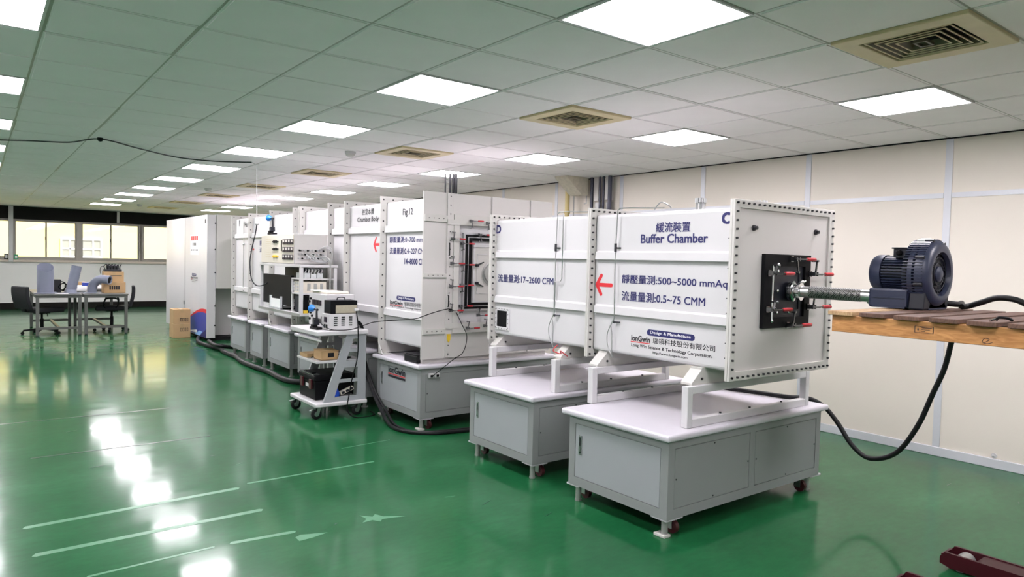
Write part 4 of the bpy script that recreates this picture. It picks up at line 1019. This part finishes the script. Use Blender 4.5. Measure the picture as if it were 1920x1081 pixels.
obj('handle', MB().tube(spl([(2.73, 6.32, 1.11), (2.735, 6.32, 1.132), (2.77, 6.32, 1.137), (2.805, 6.32, 1.132), (2.81, 6.32, 1.11)], 4), .005, 6), M_dsteel, am, smooth=True)
tray = thing('paper_tray', 'beige flat tray with papers lying on the large white instrument', 'tray', (2.8, 6.63, 1.158))
obj('tray', MB().box(2.69, 2.93, 6.50, 6.84, 1.1575, 1.180), M_tray, tray, bevel=.006)
obj('paper', MB().box(2.66, 2.82, 6.62, 6.84, 1.181, 1.184), M_paper, tray)
clip_stand(2.565, 6.42, .8305, 'black clamp stand with a blue head at the front of the trolley top', .95, .0)
tx_ = thing('tool_box', 'black tool box with red latches and silver lid strip on the trolley base', 'tool box', (2.74, 6.6, .157))
obj('body', MB().prism([(2.545, .1575), (2.93, .1575), (2.94, .335), (2.535, .335)], 'y', 6.36, 6.76), M_black, tx_, bevel=.006)
obj('lid', MB().box(2.53, 2.945, 6.35, 6.77, .336, .395), M_black, tx_, bevel=.015)
obj('lid_strip', MB().box(2.536, 2.60, 6.40, 6.72, .393, .398), M_steel, tx_)
obj('handle', MB().box(2.545, 2.59, 6.46, 6.66, .399, .41), M_black, tx_, bevel=.003)
for y in (6.44, 6.66): obj('latch', MB().box(2.518, 2.535, y-.03, y+.03, .26, .35), M_maroon, tx_, bevel=.003, label='red latch')
obj('nameplate', MB().box(2.532, 2.538, 6.50, 6.58, .27, .30), M_white, tx_)
ob = thing('open_box', 'small open cardboard box on the trolley shelf', 'box', (2.66, 6.40, .543))
obj('carton', MB().ring((2.575, 2.745, 6.305, 6.49), (2.579, 2.741, 6.309, 6.486), 'z', .5425, .625).box(2.575, 2.745, 6.305, 6.49, .5425, .546), M_card, ob)
obj('flap', MB().bar((2.66, 6.30, .628), (2.66, 6.495, .632), .18, .004), M_card, ob)
obj('window_cut', MB().box(2.64, 2.70, 6.3035, 6.305, .57, .612), M_gap, ob)
fb = thing('flat_box', 'flat pinkish cardboard box beside the open one on the trolley shelf', 'box', (2.60, 6.64, .543))
obj('carton', MB().box(2.53, 2.70, 6.55, 6.74, .5425, .580), M_card, fb, bevel=.003)
solo('cable_tangle', MB().tube(spl([(2.56, 6.52, .548), (2.60, 6.50, .56), (2.64, 6.53, .55), (2.80, 6.55, .56), (2.85, 6.45, .555), (2.82, 6.35, .56), (2.88, 6.32, .555), (2.80, 6.30, .55), (2.77, 6.42, .565), (2.86, 6.52, .56)], 5), .006, 6), M_black, 'tangle of black cable on the trolley shelf', 'cable', smooth=True)
bo = thing('spray_bottle', 'blue spray bottle seen through the lower cut-out of the trolley side', 'bottle', (2.725, 6.30, .157))
obj('bottle', MB().lathe([(.030,0),(.033,.1),(.033,.6),(.014,.9),(.013,1)], (2.725, 6.30, .1565), (0,0,.12), 16), M_blued, bo, smooth=True)
obj('nozzle', MB().lathe([(.012,0),(.015,.3),(.010,1)], (2.725, 6.30, .2765), (0,0,.05), 12), M_white, bo, smooth=True)
pw = thing('power_strip', 'beige power strip leaning in the lower cut-out of the trolley side', 'power strip', (2.79, 6.30, .2))
obj('body', MB().bar((2.765, 6.30, .215), (2.895, 6.30, .265), .04, .035), M_tray, pw, bevel=.003)
obj('outlets', MB().bar((2.775, 6.279, .219), (2.803, 6.279, .230), .004, .022).bar((2.817, 6.279, .235), (2.845, 6.279, .246), .004, .022).bar((2.858, 6.279, .251), (2.886, 6.279, .262), .004, .022), M_bdark, pw)
obj('prop', MB().box(2.77, 2.90, 6.27, 6.34, .1565, .195), M_alu, pw)
pcrd = thing('plug_cord', 'black cord with white plug hanging down the side of the trolley', 'cord', (2.89, 6.2, .8))
obj('cord', MB().tube(spl([(2.885, 6.225, 1.01), (2.888, 6.20, .93), (2.885, 6.18, .84), (2.885, 6.17, .7), (2.875, 6.17, .55), (2.83, 6.17, .38), (2.80, 6.17, .22), (2.78, 6.16, .08), (2.85, 6.12, .008), (3.05, 6.14, .006), (3.09, 6.3, .006)], 6), .006, 6), M_black, pcrd, smooth=True)
obj('plug', MB().box(2.865, 2.905, 6.214, 6.236, 1.01, 1.035), M_white, pcrd, bevel=.003)
bdl = MB()
for k in range(4): bdl.tube(spl([(2.93, 6.40+k*.02, .87+.02*k), (2.985, 6.38+k*.02, .895), (3.02, 6.36+k*.02, .84), (3.025+k*.006, 6.35+k*.02, .74), (3.02, 6.36, .62-.06*k)], 5), .007, 6)
solo('cable_bunch', bdl, M_rubber, 'bunch of dark cables dropping off the back edge of the trolley top', 'cables', smooth=True, kind='stuff')

# ------------------------------------------------------------------ cables along the chambers
solo('signal_cable', MB().tube(spl([(3.42, 5.33, 1.062), (3.34, 5.30, 1.083), (3.22, 5.30, 1.062), (3.117, 5.30, 1.035), (3.08, 5.45, .990), (3.06, 5.75, .955), (2.99, 6.05, .915), (2.90, 6.18, .86), (2.80, 6.18, .838), (2.66, 6.20, .838), (2.59, 6.22, .86), (2.58, 6.38, .90)], 6), .004, 6), M_black, 'thin black cable drooping from the valve frame across to the trolley', 'cable', smooth=True)
solo('socket_cable', MB().tube(spl([(3.20, 5.325, .485), (3.28, 5.30, .55), (3.40, 5.29, .63), (3.50, 5.29, .69), (3.535, 5.29, .83), (3.48, 5.30, .95), (3.44, 5.33, 1.05)], 6), .0035, 6), M_black, 'thin black cable rising from the twin socket to the valve clamps', 'cable', smooth=True)
solo('floor_hose', MB().tube(spl([(3.14, 13.3, .03), (2.98, 12.6, .03), (3.0, 11.9, .03), (3.05, 11.55, .035), (3.0, 11.15, .035), (3.0, 10.75, .035), (3.0, 10.5, .035), (2.94, 10.05, .035), (2.94, 9.5, .035), (2.97, 8.95, .035), (2.94, 8.45, .035), (2.985, 8.12, .035), (3.20, 7.9, .035)], 6), .033, 10), M_rubber, 'long black hose lying on the floor along the far cabinets', 'hose', smooth=True)
solo('coiled_hose', MB().tube(spl([(3.12, 12.2, .033), (3.02, 12.1, .09), (2.98, 11.9, .11), (2.96, 11.55, .10), (3.0, 11.35, .10), (3.2, 11.4, .06), (3.35, 11.6, .033), (3.5, 11.3, .033)], 6), .030, 10), M_rubber, 'black hose loop on the floor at the enclosure corner', 'hose', smooth=True)
for k, (dx, r, lab) in enumerate(((0, .017, 'black hose falling behind the trolley and curving round the foot of the lettered cabinet'), (.045, .014, 'second, thinner black hose beside the one round the foot of the lettered cabinet'))):
    solo('drop_hose', MB().tube(spl([(3.07, 6.44, .72-.1*k), (3.02+dx*.5, 6.34, .5), (3.03+dx*.5, 6.15, .25), (3.01+dx, 5.9, .085), (2.96+dx, 5.65, .022), (2.95+dx, 5.42-dx, .018), (3.05+dx, 5.26-dx, .018), (3.25, 5.19-dx, .018), (3.6, 5.14-dx, .018), (4.0, 5.12-dx, .018), (4.5, 5.1-dx, .018)], 6), r, 8), M_rubber, lab, 'hose', smooth=True)
cc = thing('ceiling_cable', 'thin dark cable strung along the ceiling to the far left', 'cable', (.95, 7.9, CEIL))
obj('cable', MB().tube(spl([(-.2, 8.9, CEIL-.012), (.19, 8.64, CEIL-.012), (.43, 8.40, CEIL-.02), (.72, 8.14, CEIL-.03), (.945, 7.80, CEIL-.012), (1.33, 8.13, CEIL-.02), (1.79, 8.6, CEIL-.012), (2.19, 8.62, CEIL-.012), (2.55, 8.40, CEIL-.010)], 6), .007, 6), M_dsteel, cc, smooth=True)
obj('hook', MB().ball((.945, 7.80, CEIL-.010), .028, 8, 5), M_black, cc)
hc = thing('hanging_cord', 'cord with a white inline plug hanging from the ceiling down to the black screen', 'cord', (2.6, 8.38, CEIL))
obj('upper_cord', MB().tube(spl([(2.54, 8.41, CEIL-.008), (2.60, 8.39, CEIL-.04), (2.605, 8.385, CEIL-.15), (2.605, 8.37, 2.2), (2.605, 8.36, 1.94)], 5), .0035, 6), M_white, hc, smooth=True)
obj('plug', MB().lathe([(.012,0),(.024,.15),(.024,.8),(.014,1)], (2.605, 8.36, 1.87), (0,0,.085), 10), M_white, hc, smooth=True)
obj('lower_cord', MB().tube(spl([(2.605, 8.36, 1.87), (2.60, 8.40, 1.757), (2.59, 8.48, 1.60), (2.58, 8.52, 1.44), (2.59, 8.50, 1.25), (2.61, 8.40, 1.17), (2.65, 8.30, 1.165), (2.684, 8.22, 1.20)], 6), .007, 6), M_dsteel, hc, smooth=True)

# ------------------------------------------------------------------ wall pipes
pcs = [(6.52, .022, 'purple-grey'), (6.375, .013, 'thin dark'), (6.31, .014, 'thin dark'), (6.20, .026, 'black')]
for k, (y, r, nm) in enumerate(pcs):
    solo('conduit_pipe', MB().cyl((6.215, y, 0), (6.215, y, CEIL), r, n=14), M_conduit, ['left thick dark pipe of the group on the cream wall', 'left thin pipe in the middle of the wall pipe group', 'right thin pipe in the middle of the wall pipe group', 'right thick black pipe of the group on the cream wall'][k], 'pipe', 'dark pipes on the cream wall', origin=(6.215, y, 0), smooth=True)
for k, y in enumerate((6.445, 6.255)):
    t = thing('cable_duct', ['wider grey duct between the left wall pipes', 'narrow grey duct between the right wall pipes'][k], 'duct', (6.24, y, 1), 'grey ducts between the wall pipes')
    obj('upper_duct', MB().box(6.215, 6.31, y-.04+.015*k, y+.04-.015*k, 2.31, CEIL), M_panelw, t)
    obj('lower_duct', MB().box(6.235, 6.31, y-.035+.012*k, y+.035-.012*k, 0, 2.29), M_alu, t)
solo('yellow_pipe', MB().cyl((6.15, 6.91, 0), (6.15, 6.91, 2.58), .030, n=16).cyl((6.15, 6.91, 2.16), (6.15, 6.91, 2.20), .040, n=16), M_yel, 'cream yellow vertical pipe under the stained bracket', 'pipe', origin=(6.15, 6.91, 0), smooth=True)
solo('stained_bracket', MB().prism([(5.83, CEIL-.001), (6.20, CEIL-.001), (6.20, 2.385), (6.09, 2.385), (5.84, 2.58)], 'y', 6.57, 6.80), M_bracket, 'stained triangular bracket box under the ceiling by the wall pipes', 'bracket', origin=(6.0, 6.7, 2.5))
solo('thin_conduit', MB().cyl((6.20, 6.84, 0), (6.20, 6.84, 2.45), .008, n=8).tube([(6.20, 6.60, 2.38), (6.20, 6.60, 2.28), (6.20, 6.64, 2.28)], .007, 6), M_alu, 'thin grey conduit and hook beside the yellow pipe', 'conduit', smooth=True)
for k, (x, y, r) in enumerate(((4.735, 7.65, .010), (4.775, 7.60, .016), (4.805, 7.575, .016), (4.83, 7.55, .018))):
    solo('drop_pipe', MB().cyl((x, y, 0), (x, y, CEIL), r, n=12), M_black, ['thinnest black pipe, leftmost of four rising to the ceiling behind the chamber', 'second from left of the four black pipes behind the chamber', 'third from left of the four black pipes behind the chamber', 'thickest black pipe, rightmost of four rising to the ceiling behind the chamber'][k], 'pipe', 'black pipes behind the chamber', origin=(x, y, 0), smooth=True)
wpl = thing('wall_outlet', 'small round white outlet just above the skirting at the right', 'outlet', (XR, 2.01, .085))
obj('plate', MB().cyl((XR, 2.01, .098), (XR-.010, 2.01, .098), .020, n=14), M_white, wpl, smooth=True)
obj('stub', MB().cyl((XR-.010, 2.01, .098), (XR-.02, 2.02, .098), .008, n=8), M_white, wpl)
swb = thing('switch_box', 'small black box on the window sill left of the post', 'box', (.60, 21.55, 1.26))
obj('box', MB().box(.545, .625, 21.62, 21.69, 1.261, 1.40), M_black, swb, bevel=.005)
obj('face', MB().box(.56, .61, 21.612, 21.62, 1.29, 1.38), M_alu, swb)
gsg = thing('sill_sign', 'small green and white sign standing right of the window post', 'sign', (.76, 21.6, 1.26))
obj('plate', MB().box(.745, .83, 21.62, 21.65, 1.261, 1.39), M_green, gsg, bevel=.003)
obj('white_mark', MB().box(.765, .81, 21.616, 21.62, 1.30, 1.345), M_whitep, gsg)

# ------------------------------------------------------------------ tables and chairs at the back
def table(x0, x1, y0, y1, label):
    t = thing('work_table', label, 'table', ((x0+x1)/2, (y0+y1)/2, 0), 'steel work tables by the windows')
    obj('table_top', MB().box(x0-.015, x1+.010, y0-.02, y1+.02, .715, .742), M_tleg, t, bevel=.004)
    s = .05
    for x in (x0, x1-s):
        for y in (y0, y1-s):
            lg_ = obj('leg', MB().box(x, x+s, y, y+s, .02, .675), M_tleg, t, bevel=.003)
            obj('levelling_foot', MB().cyl((x+s/2, y+s/2, 0), (x+s/2, y+s/2, .02), .025, n=10), M_dsteel, lg_)
    obj('apron', MB().ring((x0, x1, y0, y1), (x0+.03, x1-.03, y0+.03, y1-.03), 'z', .675, .715), M_tleg, t)
    for y in (y0+.01, y1-.04): obj('stretcher', MB().box(x0+s, x1-s, y, y+.03, .115, .16), M_tleg, t)
    m = (x0+x1)/2
    obj('stretcher', MB().box(m-.02, m+.02, y0+.04, y1-.04, .12, .155), M_tleg, t)
    return t
table(.815, 1.500, 14.74, 16.56, 'left of two steel-legged tables by the windows, with the upright pipes')
table(1.545, 2.235, 14.72, 16.56, 'right of two steel-legged tables by the windows, with the cartons')
def office_chair(label, loc, rot, arms):
    t = thing('office_chair', label, 'chair', (0,0,0), 'black office chairs at the tables')
    obj('seat', MB().box(-.23, .27, -.25, .25, .40, .485), M_fabric, t, bevel=.03, seg=3)
    bk = []
    for k in range(9):
        z = .47+k*.050; bk.append((-.27-.05*math.sin((k/8)*PI*.7)-.02*k/8, z))
    prof = bk+[(x-.06, z) for x, z in reversed(bk)]
    def w(z): return .20 if z < .8 else .17
    obj('backrest', MB().prism(prof, 'y', -.235, .235), M_fabric, t, bevel=.018, seg=2)
    obj('back_support', MB().bar((-.05, 0, .40), (-.28, 0, .42), .06, .02).bar((-.28, 0, .42), (-.335, 0, .62), .06, .02), M_black, t)
    obj('column', MB().cyl((0,0,.10), (0,0,.28), .028, n=14).cyl((0,0,.28), (0,0,.415), .018, n=12).box(-.10, .10, -.08, .08, .375, .415), M_black, t, smooth=True)
    obj('lever', MB().tube([(0, -.06, .395), (-.02, -.20, .38), (-.04, -.25, .34)], .007, 6), M_black, t)
    for k in range(5):
        a = 2*PI*k/5+.2; c, s_ = math.cos(a), math.sin(a)
        st_ = obj('base_arm', MB().bar((.02*c, .02*s_, .10), (.28*c, .28*s_, .075), .045, .03), M_black, t, bevel=.004)
        obj('caster', MB().cyl((.29*c-.022*s_, .29*s_+.022*c, .028), (.29*c+.022*s_, .29*s_-.022*c, .028), .028, n=14).cyl((.28*c, .28*s_, .03), (.28*c, .28*s_, .075), .010, n=8), M_black, st_, smooth=True)
    if arms:
        for q in (-1, 1):
            obj('armrest', MB().tube(spl([(.08, q*.22, .43), (.13, q*.27, .50), (.10, q*.27, .62), (0, q*.27, .645), (-.10, q*.27, .62), (-.10, q*.26, .50), (-.04, q*.22, .43)], 4), .014, 6), M_black, t, smooth=True)
    t.location = loc; t.rotation_euler = (0,0,rot)
office_chair('black office chair left of the tables, its back to the left', (.93, 15.18, 0), .45, False)
office_chair('black office chair with loop arms tucked under the right table', (2.06, 15.35, 0), PI-.15, True)
TZ = .743
def pipe_thing(label, x, y): return thing('pvc_pipe', label, 'pipe', (x, y, TZ), 'grey pipes on the tables')
p1 = pipe_thing('fat upright grey pipe with slanted open top on the left table', .975, 15.05)
def cutpipe(x, y, z0, h0, h1, r, t=.006, n=28, lean=(0,0)):
    mb = MB(); vs = []; fs = []
    for rr in (r, r-t):
        for lvl in (0, 1):
            for i in range(n):
                a = 2*PI*i/n
                h = 0 if lvl == 0 else h0+(h1-h0)*(.5+.5*math.sin(a))
                vs.append((x+rr*math.cos(a)+lean[0]*h, y+rr*math.sin(a)+lean[1]*h, z0+h))
    for i in range(n):
        j = (i+1) % n
        fs += [(i, j, n+j, n+i), (2*n+i, 3*n+i, 3*n+j, 2*n+j), (n+i, n+j, 3*n+j, 3*n+i), (i, 2*n+i, 2*n+j, j)]
    return mb.add(vs, fs)
obj('pipe', cutpipe(.975, 15.05, TZ+.018, .37, .53, .128), M_pvc, p1, smooth=True)
obj('flange_plate', MB().box(.80, 1.15, 14.90, 15.22, TZ, TZ+.018), M_pvc, p1, bevel=.003)
p2 = pipe_thing('leaning ribbed grey pipe in the middle of the left table', 1.37, 15.05)
A_, B_ = Vector((1.36, 15.05, TZ+.03)), Vector((1.455, 15.05, TZ+.50))
mb = MB(); prof = []
for k in range(24): prof.append((.082+(.004 if k % 2 else 0), k/23))
mb.lathe(prof, A_, B_-A_, 24, cap=False).lathe([(.078, 1), (.076, 0)], A_, B_-A_, 24, cap=False)
obj('pipe', mb, M_pvc, p2, smooth=True)
obj('flange_plate', MB().lathe([(.155,0),(.155,1)], (1.36, 15.05, TZ), (0,0,.016), 28).lathe([(.11,0),(.085,1)], (1.36, 15.05, TZ+.016), (.004,0,.05), 24), M_pvc, p2, smooth=True)
p3 = pipe_thing('curved grey elbow pipe on the right table, opening to the right', 1.76, 14.95)
dv = Vector((.80, -.60, 0)); e0 = Vector((1.70, 15.08, TZ+.012))
pts = [e0]+[e0+dv*(.20-.20*math.cos(a))+Vector((0, 0, .05+.20*math.sin(a))) for a in [PI/2*k/10 for k in range(11)]]+[e0+dv*.31+Vector((0, 0, .235))]
obj('pipe', MB().tube(pts, .078, 22), M_pvc, p3, smooth=True)
d_ = (pts[-1]-pts[-2]).normalized()
obj('mouth', MB().lathe([(.082,0),(.084,.5),(.084,1),(.066,1),(.066,.6),(.0001,.6)], pts[-1]-d_*.03, d_*.05, 24), M_pvc, p3, smooth=True)
obj('bore', MB().lathe([(.065,0),(.065,1)], pts[-1]-d_*.005, d_*.006, 22), M_gap, p3)
obj('flange_plate', MB().box(1.56, 1.84, 14.95, 15.22, TZ, TZ+.014), M_pvc, p3, bevel=.003)
carton(1.885, 2.25, 15.06, 15.36, TZ, TZ+.20, 'lower cardboard box of the pair at the right end of the right table')
cb = carton(1.895, 2.225, 15.09, 15.36, TZ+.2005, TZ+.40, 'upper cardboard box of the pair on the right table, under the wire device')
mbp = MB()
for k in range(5): mbp.box(1.98+k*.036, 2.005+k*.036, 15.0585, 15.06, TZ+.06, TZ+.13)
obj('print_marks', mbp, M_blackp, bpy.data.objects['cardboard_box.002'])
obj('print_line', MB().box(2.0, 2.19, 15.0885, 15.09, TZ+.315, TZ+.33), M_blackp, cb)
wd_ = thing('wire_device', 'dark device wrapped in looped wires on top of the table cartons', 'device', (2.04, 15.20, TZ+.401))
obj('base', MB().box(1.90, 2.19, 15.09, 15.30, TZ+.401, TZ+.44), M_dsteel, wd_, bevel=.004)
lp = MB()
for k in range(6): lp.tube(spl([(1.91+k*.05, 15.11, TZ+.44), (1.90+k*.052, 15.12, TZ+.50), (1.94+k*.05, 15.18, TZ+.535), (1.98+k*.04, 15.24, TZ+.50), (1.95+k*.045, 15.27, TZ+.44)], 5), .009, 6)
lp.tube(spl([(1.90, 15.12, TZ+.50), (1.85, 15.10, TZ+.49), (1.83, 15.09, TZ+.42), (1.84, 15.08, TZ+.36)], 5), .006, 6)
obj('wire_loops', lp, M_black, wd_, smooth=True, kind='stuff')
obj('core', MB().box(1.94, 2.15, 15.14, 15.26, TZ+.44, TZ+.52), M_dsteel, wd_, bevel=.01)
bk_ = thing('black_case', 'black case with coiled cable between the two left pipes', 'case', (1.16, 15.15, TZ))
obj('body', MB().box(1.125, 1.245, 15.42, 15.6, TZ, TZ+.235), M_dsteel, bk_, bevel=.006)
obj('cable_coil', MB().tube(spl([(1.255, 15.42, TZ+.03), (1.33, 15.38, TZ+.12), (1.27, 15.36, TZ+.17), (1.20, 15.38, TZ+.10), (1.28, 15.40, TZ+.03), (1.31, 15.45, TZ+.16), (1.24, 15.40, TZ+.20)], 6), .010, 6), M_black, bk_, smooth=True)
wpk = solo('wrapped_packet', MB().box(1.40, 1.68, 15.55, 15.95, TZ, TZ+.11), M_paper, 'white wrapped packet at the middle of the tables', 'packet', origin=(1.54, 15.7, TZ), bevel=.035, seg=3)
solo('blue_box', MB().box(1.60, 1.78, 15.60, 15.75, TZ+.111, TZ+.17), M_bluep, 'small blue box lying on the white packet', 'box', origin=(1.69, 15.67, TZ+.11), bevel=.006)
solo('flat_carton', MB().box(1.42, 1.72, 16.1, 16.4, TZ, TZ+.16), M_card, 'low brown carton at the back of the tables', 'box', origin=(1.55, 16.2, TZ), bevel=.004)
solo('bubble_wrap', MB().ball((1.90, 15.66, TZ+.06), .16, 14, 9, (1.2, 1.0, .38)), M_white, 'crumpled white plastic wrap behind the elbow pipe', 'wrap', origin=(1.90, 15.66, TZ), smooth=True)
solo('paper_sheet', MB().prism([(1.10, 14.80), (1.30, 14.79), (1.32, 14.95), (1.12, 14.97)], 'z', TZ, TZ+.004), M_paper, 'sheet of paper lying on the left table', 'paper', origin=(1.2, 14.88, TZ))
